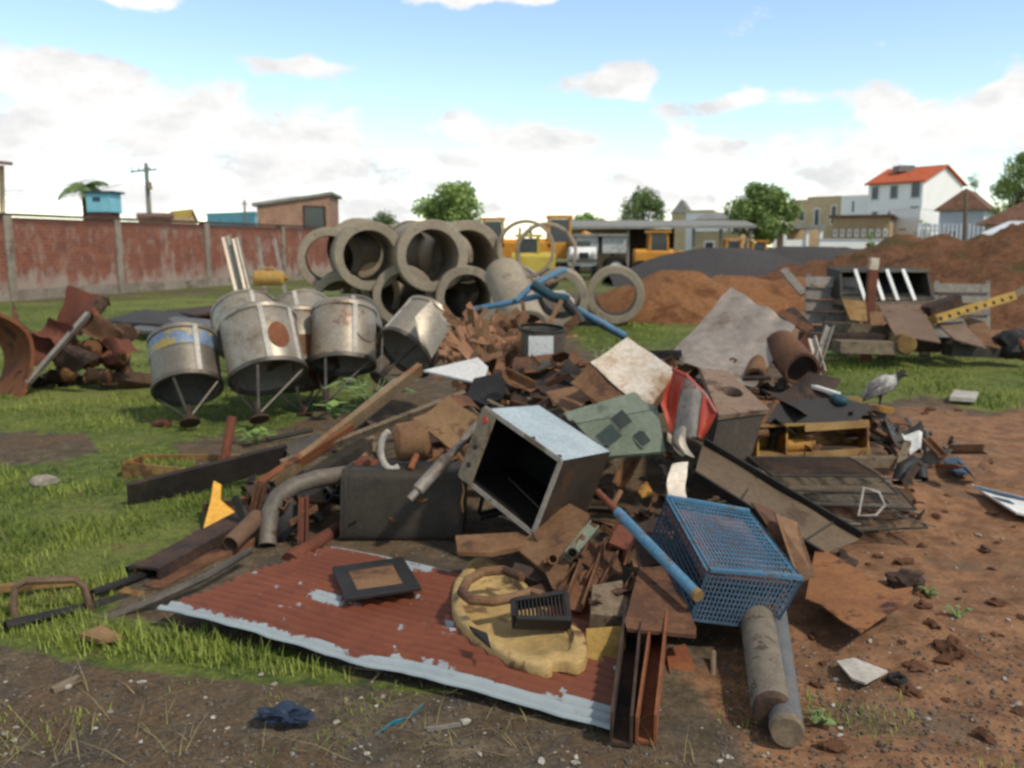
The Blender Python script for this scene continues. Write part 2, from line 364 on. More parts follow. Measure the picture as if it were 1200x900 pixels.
def gz(x, y):
    x = np.asarray(x, float); y = np.asarray(y, float); g, r = zones(x, y)
    near = np.clip(1-(y-14)/8, 0, 1)
    h = (nz(x, y, 2.2)*.03+nz(x, y, 6.5, 7)*.012)*near
    h = h+r*near*(np.maximum(nz(x, y, 4.5, 13), -.2)*.04+nz(x, y, 15, 3)*.02+nz(x, y, 33, 20)*.008)
    h = h+(1-g)*near*(nz(x, y, 26, 9)*.006)
    q = ((x-.75)/1.9)**2+((y-6.6)/1.5)**2; h = h+.42*np.clip(1-q, 0, 1)**1.5
    q = ((x-2.0)/1.0)**2+((y-5.9)/1.0)**2; h = h+.12*np.clip(1-q, 0, 1)
    flat = np.clip(1-((x+.45)/1.6)**2-((y-3.9)/1.1)**2, 0, 1); return h*(1-.9*flat)
def gz1(x, y): return float(gz(np.array([x]), np.array([y]))[0])
def on(px, py):                   # ground point under a pixel, on the uneven ground
    z = 0
    for _ in range(4):
        p = G(px, py, z); z = gz1(p.x, p.y)
    return G(px, py, z)
def axis_coords(a, b, step, far0, far1, gr=1.12):
    m = list(np.arange(a, b, step)); s = step; x = b; up = []
    while x < far1: up.append(x); s *= gr; x += s
    s = step; x = a-step; dn = []
    while x > far0: dn.append(x); s *= gr; x -= s
    return np.array(dn[::-1]+m+up)
gx = axis_coords(-4.5, 5.5, .035, -900, 900, 1.09); gy = axis_coords(2.0, 9.5, .035, -60, 1500, 1.07)
GX, GY = np.meshgrid(gx, gy); GZ = gz(GX.ravel(), GY.ravel()); zg, zr = zones(GX.ravel(), GY.ravel())
nx, ny = len(gx), len(gy); idx = np.arange(nx*ny).reshape(ny, nx)
fq = np.stack([idx[:-1,:-1], idx[:-1,1:], idx[1:,1:], idx[1:,:-1]], -1).reshape(-1, 4)
def np_mesh(name, vs, fs, m):
    me = bpy.data.meshes.new(name); k = fs.shape[1]
    me.vertices.add(len(vs)); me.vertices.foreach_set('co', np.asarray(vs, np.float32).ravel())
    me.loops.add(fs.size); me.loops.foreach_set('vertex_index', fs.astype(np.int32).ravel())
    me.polygons.add(len(fs)); me.polygons.foreach_set('loop_start', np.arange(0, fs.size, k, dtype=np.int32)); me.polygons.foreach_set('loop_total', np.full(len(fs), k, np.int32))
    me.update(calc_edges=True); me.materials.append(m); return me
def ground_mat():
    b = NB('ground_soil'); t = b.n('ShaderNodeTexCoord'); v = t.outputs['Object']
    at = b.n('ShaderNodeAttribute', attribute_name='zone'); sp = b.n('ShaderNodeSeparateColor'); b.l(at.outputs['Color'], sp.inputs[0])
    n1 = b.noise(v, 1.1, 8, .65); n2 = b.noise(v, 7, 8, .7); n3 = b.noise(v, 45, 5, .75); n4 = b.noise(v, .25, 5, .6); n5 = b.noise(v, 3.1, 7, .7)
    base = b.mix(b.ramp(n2, .35, .65), S('4b4132'), S('6f614e')); base = b.mix(b.ramp(n1, .45, .62), base, S('64503b')); base = b.mix(b.math('MULTIPLY', b.ramp(n5, .5, .62), .8), base, S('504a42'))
    red = b.mix(b.ramp(n2, .36, .62), S('70503a'), S('966f50')); red = b.mix(b.math('MULTIPLY', b.ramp(n1, .52, .66), .9), red, S('6c5a48')); red = b.mix(b.ramp(n5, .55, .64), red, S('7f5f47'))
    gr = b.mix(b.ramp(n2, .35, .65), S('3f5024'), S('6a7336')); gr = b.mix(b.ramp(n4, .45, .62), gr, S('757a3e')); gr = b.mix(b.ramp(n5, .58, .68), gr, S('6b5c3c'))
    fr = b.ramp(b.math('ADD', sp.outputs[1], b.math('MULTIPLY', b.math('SUBTRACT', n1, .5), 1.1)), .35, .65)
    fg = b.ramp(b.math('ADD', sp.outputs[0], b.math('MULTIPLY', b.math('SUBTRACT', b.math('ADD', b.math('MULTIPLY', n1, .6), b.math('MULTIPLY', n2, .4)), .5), 2.6)), .34, .62)
    c = b.mix(fr, base, red); c = b.mix(fg, c, gr)
    c = b.mix(b.math('SUBTRACT', .8, b.math('MULTIPLY', fr, .3)), c, b.mix(b.ramp(n3, .3, .75), (.5,.5,.5,1), (1.35,1.35,1.35,1)), 'MULTIPLY')
    vo = b.n('ShaderNodeTexVoronoi'); b.l(v, vo.inputs['Vector']); vo.inputs['Scale'].default_value = 26; vo.inputs['Randomness'].default_value = 1
    peb = b.math('MULTIPLY', b.ramp(vo.outputs['Distance'], .22, .12), b.math('GREATER_THAN', b.noise(v, 9, 2), .56))
    c = b.mix(b.math('MULTIPLY', peb, b.math('SUBTRACT', 1.0, fg)), c, S('9a9186'))
    b.l(c, b.b.inputs['Base Color']); b.b.inputs['Roughness'].default_value = .95; b.b.inputs['Specular IOR Level'].default_value = .2
    b.bump(b.math('ADD', b.math('MULTIPLY', n3, .5), b.math('ADD', n2, b.math('MULTIPLY', peb, .4))), .5, .03); return b.m
me = np_mesh('ground', np.stack([GX.ravel(), GY.ravel(), GZ], 1), fq, ground_mat())
at = me.attributes.new('zone', 'FLOAT_COLOR', 'POINT'); at.data.foreach_set('color', np.stack([zg, zr, zg*0, zg*0+1], 1).astype(np.float32).ravel())
me.polygons.foreach_set('use_smooth', np.ones(len(fq), bool))
go = bpy.data.objects.new('ground', me); col.objects.link(go); tag(go, kind='structure')

# heaps of soil and gravel (terrain)
def heap(name, m, x0, x1, y0, y1, peaks, step=.12, rough=.06, seed=0):
    xs = np.arange(x0, x1, step); ys = np.arange(y0, y1, step); X, Y = np.meshgrid(xs, ys); Z = np.full(X.shape, -.25)
    for (px, py, rx, ry, h) in peaks:
        rr = np.hypot((X-px)/rx, (Y-py)/ry)+nz(X, Y, 1.3, seed)*.10
        Z = np.maximum(Z, h*np.clip(1.12-rr**1.35, -.3, 1)+.0)
    Z = Z+rough*(nz(X, Y, 3.1, seed+4)+nz(X, Y, 8, seed+9)*.6+nz(X, Y, 19, seed+2)*.35)
    n_, m_ = X.shape; ix = np.arange(n_*m_).reshape(n_, m_)
    f = np.stack([ix[:-1,:-1], ix[:-1,1:], ix[1:,1:], ix[1:,:-1]], -1).reshape(-1, 4)
    keep = (Z.ravel()[f] > -.12).any(1); f = f[keep]
    me = np_mesh(name, np.stack([X.ravel(), Y.ravel(), Z.ravel()], 1), f, m); me.polygons.foreach_set('use_smooth', np.ones(len(f), bool))
    o = bpy.data.objects.new(name, me); col.objects.link(o); tag(o, kind='structure')
def soil(name, a, b_, c, d, sc=1.2):
    b = NB(name); v = b.n('ShaderNodeTexCoord').outputs['Object']; n1 = b.noise(v, sc, 8, .7); n2 = b.noise(v, sc*7, 8, .75); n3 = b.noise(v, sc*.45, 5, .6)
    x = b.mix(b.ramp(n2, .35, .65), S(a), S(b_)); x = b.mix(b.ramp(n1, .52, .64), x, S(c))
    if d: x = b.mix(b.ramp(b.math('ADD', b.math('MULTIPLY', n3, .7), b.math('MULTIPLY', n2, .3)), .55, .63), x, S(d))
    x = b.mix(.7, x, b.mix(b.ramp(b.noise(v, sc*22, 4, .8), .3, .75), (.5,.5,.5,1), (1.35,1.35,1.35,1)), 'MULTIPLY')
    b.l(x, b.b.inputs['Base Color']); b.b.inputs['Roughness'].default_value = 1; b.b.inputs['Specular IOR Level'].default_value = .15; b.bump(b.math('ADD', n2, n1), .8, .09); return b.m
heap('soil_mound', soil('mound_soil', '6b4a34', '8a6248', '5a4232', '5d5236'), 6.6, 26, 14.5, 33, [(13.0, 21.5, 5.4, 5.0, 1.95), (17.5, 22, 7, 6, 1.8), (11.4, 25, 4.2, 4, 1.75), (9.6, 27, 3, 3, 1.1)], .1, .24, 3)
heap('gravel_heap', soil('dark_gravel', '4a4746', '5c5856', '514d4b', None, 2), 4, 24, 31, 48, [(9.0, 38, 5.6, 4.2, 1.5), (12.8, 39, 6.5, 4.6, 1.55), (16, 41, 6, 4, 1.45)], .2, .05, 11)
RS = soil('orange_soil', '855a3a', '9b6f4c', '6f4a30', None)
heap('orange_soil_heap', RS, 2.0, 9.8, 17.5, 26, [(3.9, 20.8, 2.0, 2.4, .95), (2.9, 21.2, 1.4, 2.2, .62)], .1, .1, 5)
heap('orange_soil_bank', RS, 4.2, 12.5, 20, 30.5, [(5.9, 24.0, 2.2, 2.0, .8), (7.8, 24.2, 2.2, 2.0, .7), (9.8, 27, 2.6, 2.4, .85)], .1, .1, 8)
sb = MB(); sb.grid([(8.3, 33.0, .05), (11.5, 31.5, .05), (12.5, 36, .05), (8.6, 37, .05)], 2, 2)

# grass
def blade_mesh(pts, hs, ws, az, lean):
    n = len(pts); d = np.stack([np.cos(az), np.sin(az), az*0], 1); e = np.stack([-np.sin(az), np.cos(az), az*0], 1)*lean[:, None]
    up = np.zeros((n, 3)); up[:, 2] = hs; w_ = d*(ws/2)[:, None]; mid = pts+up*.55+e*.35*hs[:, None]
    v = np.stack([pts-w_, pts+w_, mid+w_*.7, mid-w_*.7, pts+up*.96+e*hs[:, None]], 1).reshape(-1, 3)
    b0 = np.arange(n)*5
    f = np.concatenate([np.stack([b0, b0+1, b0+2, b0+3], 1)]); t = np.stack([b0+3, b0+2, b0+4, b0+4], 1)
    f3 = np.concatenate([np.stack([b0, b0+1, b0+2], 1), np.stack([b0, b0+2, b0+3], 1), np.stack([b0+3, b0+2, b0+4], 1)])
    return v, f3
def grass_mat():
    b = NB('grass_blades'); v = b.n('ShaderNodeTexCoord').outputs['Object']; n = b.noise(v, .9, 5, .6); n2 = b.noise(v, 30, 2)
    c = b.mix(b.ramp(n, .38, .62), S('506628'), S('8a9440')); c = b.mix(b.ramp(n2, .62, .72), c, S('968a60')); c = b.mix(b.ramp(n2, .42, .3), c, S('445a2c'))
    b.l(c, b.b.inputs['Base Color']); b.b.inputs['Roughness'].default_value = .6; b.b.inputs['Specular IOR Level'].default_value = .2; return b.m
pp = []
for poly, cnt in ((POLY_G[0], 62000), (POLY_G[1], 16000), (POLY_G[2], 6000), (POLY_G[3], 2600), (POLY_G[4], 260), (POLY_G[5], 240)):
    xs = [p[0] for p in poly]; ys = [p[1] for p in poly]
    a = np.random.uniform(max(min(xs), -120), min(max(xs), 1320), cnt*2); b_ = np.random.uniform(min(ys), max(ys), cnt*2)
    s_ = seg_dist((a, b_), poly)
    ok = s_ > np.random.uniform(-14, 25, len(a)); a, b_ = a[ok][:cnt], b_[ok][:cnt]
    d = np.array([ray(px, py) for px, py in zip(a, b_)]); t = -1.6/d[:, 2]; pp.append(np.stack([d[:, 0]*t, d[:, 1]*t], 1))
n_main = sum(len(q) for q in pp)
a = np.random.uniform(-80, 1280, 16000); b_ = np.random.uniform(760, 905, 16000); ok = ~((a > 170) & (a < 840) & (b_ < 722+(a-180)*.27)); a, b_ = a[ok], b_[ok]
d = np.array([ray(px, py) for px, py in zip(a, b_)]); t = -1.6/d[:, 2]; q = np.stack([d[:, 0]*t, d[:, 1]*t], 1); q = q[(nz(q[:, 0], q[:, 1], 5.5, 31)+.5*nz(q[:, 0], q[:, 1], 14, 5)) > np.random.uniform(.18, .9, len(q))]; sparse = q
pp = np.concatenate(pp); pp = pp[pp[:, 1] < 30]
zz = zones(pp[:, 0], pp[:, 1])[0]; dn = nz(pp[:, 0], pp[:, 1], 1.9, 17)*.7+nz(pp[:, 0], pp[:, 1], 6, 23)*.55
front = np.clip((5.6-pp[:, 1])/1.8, 0, 1)
keep = (zz+dn*1.15-front*.5) > np.random.uniform(.3, 1.35, len(pp)); pp = np.concatenate([pp[keep], sparse]); dn = np.concatenate([dn[keep], np.full(len(sparse), -.3)])
n = len(pp); pts = np.stack([pp[:, 0], pp[:, 1], gz(pp[:, 0], pp[:, 1])-.005], 1)
hs = np.random.gamma(3, .0075, n)*(1+np.clip(dn, -.6, 1)*1.5)+.012; ws = .003+.00075*pp[:, 1]
v, f3 = blade_mesh(pts, np.minimum(hs, .16), ws, np.random.uniform(0, 6.28, n), np.random.uniform(.1, .9, n))
GRASS = grass_mat(); o = bpy.data.objects.new('grass', np_mesh('grass', v, f3, GRASS)); col.objects.link(o); tag(o, kind='stuff')

a = np.random.uniform(-60, 1260, 5200); b_ = np.random.uniform(430, 900, 5200); d = np.array([ray(px, py) for px, py in zip(a, b_)]); t = -1.6/d[:, 2]; X, Y = d[:, 0]*t, d[:, 1]*t
ok = ~((a > 150) & (a < 1080) & (b_ < 700+np.maximum(a-180, 0)*.29)) & (nz(X, Y, 4, 12) > np.random.uniform(-.3, .7, len(a))) & ((a < 700) | (np.random.rand(len(a)) < .35)); X, Y = X[ok], Y[ok]; n = len(X)
v, f3 = blade_mesh(np.stack([X, Y, gz(X, Y)], 1), np.random.uniform(.01, .09, n), np.random.uniform(.002, .005, n), np.random.uniform(0, 6.28, n), np.random.uniform(.8, 4, n))
o = bpy.data.objects.new('dry_stalks', np_mesh('dry_stalks', v, f3, mat('straw', '8f8258', 'a3956a', 8, c3='6e6040', rough=.9, rnd=0, bump=0))); col.objects.link(o); tag(o, kind='stuff')

# ------------------------------------------------------------------ trees and plants
def leaf_cloud(centers, radii, n, size, seed=0):
    rs = np.random.RandomState(seed); c = np.array(centers); r = np.array(radii); k = rs.randint(0, len(c), n)
    d = rs.normal(size=(n, 3)); d /= np.linalg.norm(d, axis=1)[:, None]; q = rs.uniform(.3, 1.12, n)**.7
    p = c[k]+d*r[k][:, None]*q[:, None]*np.array([1, 1, .85])
    a = rs.normal(size=(n, 3)); a /= np.linalg.norm(a, axis=1)[:, None]; b = np.cross(a, rs.normal(size=(n, 3))); b /= np.linalg.norm(b, axis=1)[:, None]
    s = size*rs.uniform(.5, 1.3, n)[:, None]
    v = np.stack([p-a*s, p+b*s*.45, p+a*s, p-b*s*.45], 1).reshape(-1, 3); i = np.arange(n)*4
    return v, np.stack([i, i+1, i+2, i+3], 1)
def tree(px, py_top, py_mid, wpx, D, label, m, seed, n=3500, kind='tree', name='broadleaf_tree', low=.35, grp='trees on the skyline'):
    rs = random.Random(seed); top = P(px, py_top, D).z; base = V((P(px, HOR, D).x, D, 0)); W = wpx*D/F/2
    t = thing(name, base, label, kind, grp)
    H = top; z0 = H*low; cs = []; rr = []
    for i in range(22):
        a = rs.uniform(0, 6.28); q = rs.uniform(0, 1)**.5; f = rs.uniform(0, 1); sh = (1-abs(f-.42)**1.6*1.5)
        r = W*rs.uniform(.18, .44); cs.append((cos(a)*max(W-r, 0)*q*sh, sin(a)*max(W-r, 0)*q*sh, z0+r*.6+(H-z0-r*1.5)*f)); rr.append(r)
    v, f = leaf_cloud(cs, rr, n*2, max(.04, W*.05), seed)
    me = np_mesh('crown', v, f, m); c = bpy.data.objects.new('crown', me); col.objects.link(c); c.parent = t
    mb = MB(); mb.tube([base-V((0,0,.1)), base+V((W*.05, 0, z0*.6)), base+V((0, 0, H*.7))], [W*.12, W*.09, W*.03], 7)
    for cc in cs[:7]: mb.tube([base+V((0,0,z0*.8)), base+V(cc)*.6+V((0,0,z0*.3)), base+V(cc)], [W*.05, W*.03, W*.01], 5)
    obj('trunk', mb, BARK, t); return t

tree(530, 210, 245, 98, 62, 'large rounded green tree behind the stacked concrete pipes', LEAF, 1, 5000)
tree(450, 244, 258, 56, 75, 'small dark tree peeking over the left end of the pipe stack', LEAF2, 2, 2200)
tree(752, 217, 245, 70, 76, 'dark airy tree rising behind the long shed roof', LEAF2, 3, 3000)
tree(890, 212, 245, 98, 58, 'bright green round tree at the right end of the shed', LEAF, 4, 6000, low=.3)
tree(1190, 176, 212, 86, 62, 'tall dense green tree at the right edge above the brown roofs', LEAF, 5, 5000)
tree(1135, 199, 215, 26, 85, 'small dark pointed tree between white apartment house and right edge', LEAF2, 6, 1500)
tree(688, 247, 258, 62, 85, 'low pale bush of foliage just over the left end of the shed', LEAF3, 7, 1800, low=.5)
tree(1020, 272, 286, 16, 27, 'slim bright sapling standing by the dirt mound', LEAF3, 8, 900, name='sapling', low=.5, grp=None)
tree(1080, 257, 268, 30, 66, 'small green shrub below the white wall of the apartment house', LEAF3, 9, 1200, name='shrub', low=.25, kind='shrub', grp=None)
tree(830, 272, 280, 40, 74, 'dark green shrub seen under the shed roof', LEAF2, 10, 900, name='shrub', low=.1, kind='shrub', grp=None)
# palm behind the brick wall
base = V((P(97, HOR, 48).x, 48, 0)); t = thing('palm_tree', base, 'palm tree with drooping fronds behind the brick wall', 'palm tree')
top = P(98, 219, 48); mb = MB(); mb.tube([base, (base+top)/2+V((.15,0,0)), top], [.2, .16, .13], 9); obj('trunk', mb, BARK, t)
for i in range(15):
    a = i*2.4+.3; L_ = random.uniform(1.0, 1.5); up = random.uniform(.1, .75); mb = MB(); pts = []
    for k in range(7):
        q = k/6; pts.append(top+V((cos(a)*L_*q, sin(a)*L_*q, up*q*1.3-1.0*q*q*(1-up*.5))))
    for k in range(6):
        d = (pts[k+1]-pts[k]).normalized(); sd_ = d.cross(V((0,0,1))).normalized()
        for sg in (-1, 1):
            for h in (0, .33, .66):
                p = pts[k]*(1-h)+pts[k+1]*h; ln = .42*(1-.6*(k+h)/6); e = p+sd_*sg*ln+d*ln*.5-V((0,0,.18))
                mb.poly([p, p+d*.1, e], .012)
    mb.tube(pts, [.03]*6+[.008], 5); obj('frond', mb, LEAF2, t)

# ------------------------------------------------------------------ brick wall on the left
W0 = G(-60, 354.5); W0.z = 0; W0 = V((-15.6, 23.2, 0)); W1 = V((P(400, 288, 47).x, 47, 0))
def brick_mat():
    b = NB('old_brick'); v = b.vec((1,1,1), rnd=False); sp = b.n('ShaderNodeSeparateXYZ'); b.l(v, sp.inputs[0]); cb = b.n('ShaderNodeCombineXYZ'); b.l(sp.outputs[0], cb.inputs[0]); b.l(sp.outputs[2], cb.inputs[1])
    br = b.n('ShaderNodeTexBrick'); b.l(cb.outputs[0], br.inputs['Vector']); br.inputs['Color1'].default_value = S('6d3a2a'); br.inputs['Color2'].default_value = S('824a36'); br.inputs['Mortar'].default_value = S('8a6552'); br.inputs['Scale'].default_value = 1
    br.inputs['Brick Width'].default_value = .26; br.inputs['Row Height'].default_value = .11; br.inputs['Mortar Size'].default_value = .008
    n1 = b.noise(v, .8, 8, .7); mp = b.n('ShaderNodeMapping'); b.l(v, mp.inputs[0]); mp.inputs['Scale'].default_value = (1.9, 1, .8); n2 = b.noise(mp.outputs[0], 1.3, 7, .7); n3 = b.noise(v, 2.2, 8, .7)
    zl = b.ramp(sp.outputs[2], 1.1, .1)
    c = b.mix(b.ramp(n3, .5, .62), br.outputs['Color'], S('6c4336'))
    c = b.mix(b.math('MULTIPLY', b.ramp(b.math('ADD', b.math('ADD', b.math('MULTIPLY', n2, .6), b.math('MULTIPLY', n1, .4)), b.math('MULTIPLY', zl, .17)), .485, .66), .8), c, S('998b7e'))
    c = b.mix(b.math('MULTIPLY', b.ramp(b.math('ADD', sp.outputs[2], b.math('MULTIPLY', n2, .5)), 2.35, 2.65), .85), c, S('4a2a22'))
    b.l(c, b.b.inputs['Base Color']); b.b.inputs['Roughness'].default_value = .9; b.bump(n3, .5, .02); return b.m
dirw = (W1-W0).normalized(); lenw = (W1-W0).length; nw = V((dirw.y, -dirw.x, 0))
bw = thing('brick_wall', W0, 'long stained red brick boundary wall with concrete pillars at the left', 'wall'); bw.rotation_euler = (0, 0, math.atan2(dirw.y, dirw.x)); ORG[bw.name] = V((0,0,0))
def along(px):                      # where the wall meets the vertical plane through a pixel column
    k = (px-600)/F/cos(PITCH)
    for _ in range(1): pass
    lo, hi = 0, lenw
    for _ in range(40):
        m_ = (lo+hi)/2; p = W0+dirw*m_
        if pix(p.x, p.y, 1)[0] < px: lo = m_
        else: hi = m_
    return lo
cuts = [along(x) for x in (137, 241, 330)]; cuts = [cuts[0]-9.2, cuts[0]-4.6]+cuts; cuts = [c for c in cuts if c > .3]
BRICK = brick_mat(); CONC_OLD = mat('stained_concrete', '8c8172', 'a39888', 2, c3='6c5c4c', rough=.95, scale3=1.5, thr3=(.5, .68))
edges = [0]+cuts+[lenw]
for a, b_ in zip(edges[:-1], edges[1:]):
    mb = MB().abox(a+.02, b_-.02, -.09, .09, .32, 2.42); obj('brick_panel', mb, BRICK, bw)
    mb = MB().abox(a+.01, b_-.01, -.12, .12, -.3, .318); obj('plinth', mb, CONC_OLD, bw)
for c in cuts: mb = MB().abox(c-.14, c+.14, -.16, .16, -.3, 2.46); obj('pillar', mb, CONC_OLD, bw, bevel=.015)
mb = MB().abox(0, lenw, -.13, .13, 2.462, 2.54); obj('coping', mb, mat('mossy_coping', '4a3d35', '5c4a3e', 2, rough=1), bw)

# ------------------------------------------------------------------ things beyond the wall
def ctr(px, D, z=0): p = P(px, HOR, D); return V((p.x, D, z))
def zz_(py, D): return P(600, py, D).z
def wbox(mb, px0, px1, py0, py1, D, dep, z0=None):     # upright box facing the camera
    x0, x1 = P(px0, HOR, D).x, P(px1, HOR, D).x; mb.abox(x0, x1, D, D+dep, zz_(py1, D) if z0 is None else z0, zz_(py0, D)); return mb
# roof-top water tank on a brick base
t = thing('water_tank', ctr(119, 42), 'blue square water tank on a brick stand behind the wall', 'water tank')
wbox(mb := MB(), 104, 134, 226, 249, 42, 1.1); obj('tank_body', mb, CYAN, t, bevel=.04)
wbox(mb := MB(), 101.5, 136.5, 223.5, 226, 41.9, 1.3); obj('lid', mb, BLUE_DK, t)
wbox(mb := MB(), 106, 132, 249.1, 262, 42.05, 1, z0=0); obj('stand', mb, BRICK, t)
wbox(mb := MB(), 112, 121, 231, 236, 41.985, .01); obj('decal', mb, BLUE_DK, t)
t = thing('utility_pole', ctr(175, 50), 'weathered utility pole with crossarm behind the brick wall', 'utility pole')
a = ctr(178, 50); b_ = P(171, 191, 50); mb = MB().tube([a, b_], [.17, .11], 9); obj('pole', mb, WOOD_GREY, t)
mb = MB().beam(b_+V((-.9,.1,-.45)), b_+V((.6,-.1,-.35)), .1, .1); obj('crossarm', mb, WOOD_GREY, t)
for k in (-.7, -.3, .3): mb = MB().tube([b_+V((k-.1,0,-.36)), b_+V((k-.1,0,-.18))], [.05, .035], 7); obj('insulator', mb, CONC_LT, t)
mb = MB().tube([P(175, 222, 49.8), P(174, 213, 49.8)], .17, 10); obj('transformer', mb, CONC_OLD, t)
for i, (dx, dz) in enumerate(((-.8, -.2), (.2, -.2), (-.8,-.9))):
    a = b_+V((dx, 0, dz)); e = P(-60, 222+i*6, 40); pts = [a.lerp(e, k/10)-V((0,0,.5*4*(k/10)*(1-k/10))) for k in range(11)]
    tag(obj('overhead_wire', MB().tube(pts, .012, 4), BLACK), ['upper overhead wire running left from the utility pole', 'second overhead wire running left from the utility pole', 'lowest overhead wire running left from the utility pole'][i], 'wire', 'overhead wires')
t = thing('street_post', ctr(288, 60), 'thin post standing behind the cyan house', 'post'); mb = MB().tube([ctr(288, 60), P(286.5, 235, 60)], .07, 7); obj('pole', mb, WOOD_GREY, t); mb = MB().beam(P(283, 239, 60), P(290, 239, 60), .06, .06); obj('crossarm', mb, WOOD_GREY, t)

def house(name, label, c0, cL, cR, h, wallm, roofm, roof='gable', ridge=1.5, over=.4, wins=(), grp=None, wallm2=None):
    """c0: corner nearest the camera; cL, cR: the next corners left and right (ground points)."""
    c0, cL, cR = V(c0), V(cL), V(cR); u = cL-c0; v = cR-c0; cB = c0+u+v; up = V((0,0,h)); t = thing(name, c0, label, 'house' if 'house' in name else 'building', grp)
    z = V((0,0,-.4)); un, vn = u.normalized(), v.normalized()
    th = .18
    mb = MB(); mb.hexa([c0+z, cL+z, cB+z, cR+z], [c0+up, cL+up, cB+up, cR+up])
    if roof == 'gable':
        mR = (c0+cR)/2+V((0,0,h+ridge)); mL = (cL+cB)/2+V((0,0,h+ridge))
        mb.add([c0+up, cR+up, mR, cL+up, cB+up, mL], [(0,1,2), (4,3,5), (0,2,5,3), (1,4,5,2)])
    obj('wall', mb, wallm, t)
    ov = V((0,0,-over*ridge/max(v.length/2, .1)))
    if roof == 'gable':
        mb = MB(); mR2 = mR-un*over+V((0,0,.03)); mL2 = mL+un*over+V((0,0,.03))
        mb.hexa([c0+up-un*over-vn*over+ov, cL+up+un*over-vn*over+ov, mL2, mR2], [p+V((0,0,th)) for p in (c0+up-un*over-vn*over+ov, cL+up+un*over-vn*over+ov, mL2, mR2)])
        q = [cR+up-un*over+vn*over+ov, cB+up+un*over+vn*over+ov, mL2, mR2]; mb.hexa(q, [p+V((0,0,th)) for p in q]); obj('roof', mb, roofm, t)
    elif roof == 'hip':
        q = [c0+up-un*over-vn*over, cL+up+un*over-vn*over, cB+up+un*over+vn*over, cR+up-un*over+vn*over]; L_ = u.length; s = min(L_, v.length)/2
        if L_ > v.length: r0 = (c0+cR)/2+un*s+V((0,0,h+ridge)); r1 = (cL+cB)/2-un*s+V((0,0,h+ridge))
        else: r0 = (c0+cL)/2+vn*s+V((0,0,h+ridge)); r1 = (cR+cB)/2-vn*s+V((0,0,h+ridge))
        mb = MB(); e = V((0,0,.02)); q = [p+e for p in q]
        if L_ > v.length: mb.add(q+[r0, r1], [(0,4,3), (1,2,5), (0,1,5,4), (2,3,4,5), (3,2,1,0)])
        else: mb.add(q+[r0, r1], [(0,1,4), (2,3,5), (1,2,5,4), (3,0,4,5), (3,2,1,0)])
        obj('roof', mb, roofm, t)
    elif roof == 'flat':
        mb = MB(); c_ = (c0+cB)/2+up+V((0,0,ridge/2+.002)); mb.box(c_, u/2+un*over, v/2+vn*over, (0,0,ridge/2)); obj('roof', mb, roofm, t)
    elif roof == 'mono':                                   # slopes up from the cL side to c0 side
        mb = MB(); q = [c0+up+V((0,0,ridge))-un*over-vn*over, cL+up+un*over-vn*over, cB+up+un*over+vn*over, cR+up+V((0,0,ridge))-un*over+vn*over]
        mb.hexa(q, [p+V((0,0,th)) for p in q]); obj('roof', mb, roofm, t)
        mb = MB(); e = V((0,0,ridge)); mb.add([c0+up, cR+up, cR+up+e, c0+up+e, cL+up, cB+up], [(0,1,2,3), (0,3,4), (1,5,2), (3,2,5,4)]); obj('upper_wall', mb, wallm, t)
    for (side, a, b_, z0, z1) in wins:                     # fractions along the side, heights in metres
        o_, d, nn = (c0, u, -vn) if side == 'L' else (c0, v, -un); nn = V((nn.x, nn.y, 0)).normalized()
        m_ = o_+d*((a+b_)/2)+V((0,0,(z0+z1)/2)); hd = d*((b_-a)/2); dn_ = d.normalized()
        mb = MB(); 
        for sg in (-1, 1):
            mb.box(m_+hd*sg+nn*.03, dn_*.05, nn*.05, (0,0,(z1-z0)/2+.05)); mb.box(m_+nn*.031+V((0,0,sg*(z1-z0)/2)), hd-dn_*.05, nn*.048, (0,0,.05))
        f = obj('window', mb, wallm2 or PLAST, t); mb = MB().box(m_+nn*.012, hd, nn*.01, (0,0,(z1-z0)/2)); obj('pane', mb, GLASS, f)
    return t
# houses left, beyond the wall
house('cyan_house', 'low bright cyan house with flat roof beyond the brick wall', ctr(300, 60), ctr(244, 63), ctr(310, 66), zz_(250, 60), CYAN, CYAN, 'flat', .12, .1)
house('brick_hut', 'unplastered brick hut with sloping roof and dark opening above the wall', ctr(387, 56), ctr(303, 53), ctr(398, 61), zz_(242, 53), mat('pinkish_block', 'a5806a', 'b5917a', 2, c3='8d6650', rough=.95), ROOF_GR, 'mono', .85, .25,
      wins=[('L', .06, .36, 1.8, 3.95)], wallm2=RUST_DK)
t = thing('low_shack', ctr(185, 40), 'dark low shack roof just above the brick wall beside the utility pole', 'shack'); wbox(mb := MB(), 164, 202, 254, 270, 40, 3, z0=0); obj('wall', mb, TAN, t); mb = MB(); mb.hexa([P(160, 256, 39.7), P(204, 256, 39.7), P(204, 252, 43.5), P(160, 252, 43.5)], [p+V((0,0,.1)) for p in Q([(160, 256, 39.7), (204, 256, 39.7), (204, 252, 43.5), (160, 252, 43.5)])]); obj('roof', mb, TILE_BR, t)
house('yellow_house', 'small pale house with yellow gable beyond the brick wall', ctr(222, 52), ctr(198, 55), ctr(232, 56), zz_(258, 52), BEIGE, mat('yellow_roof', 'c9a93c', 'bb9a35', 2, rough=.8), 'gable', .5, .2)
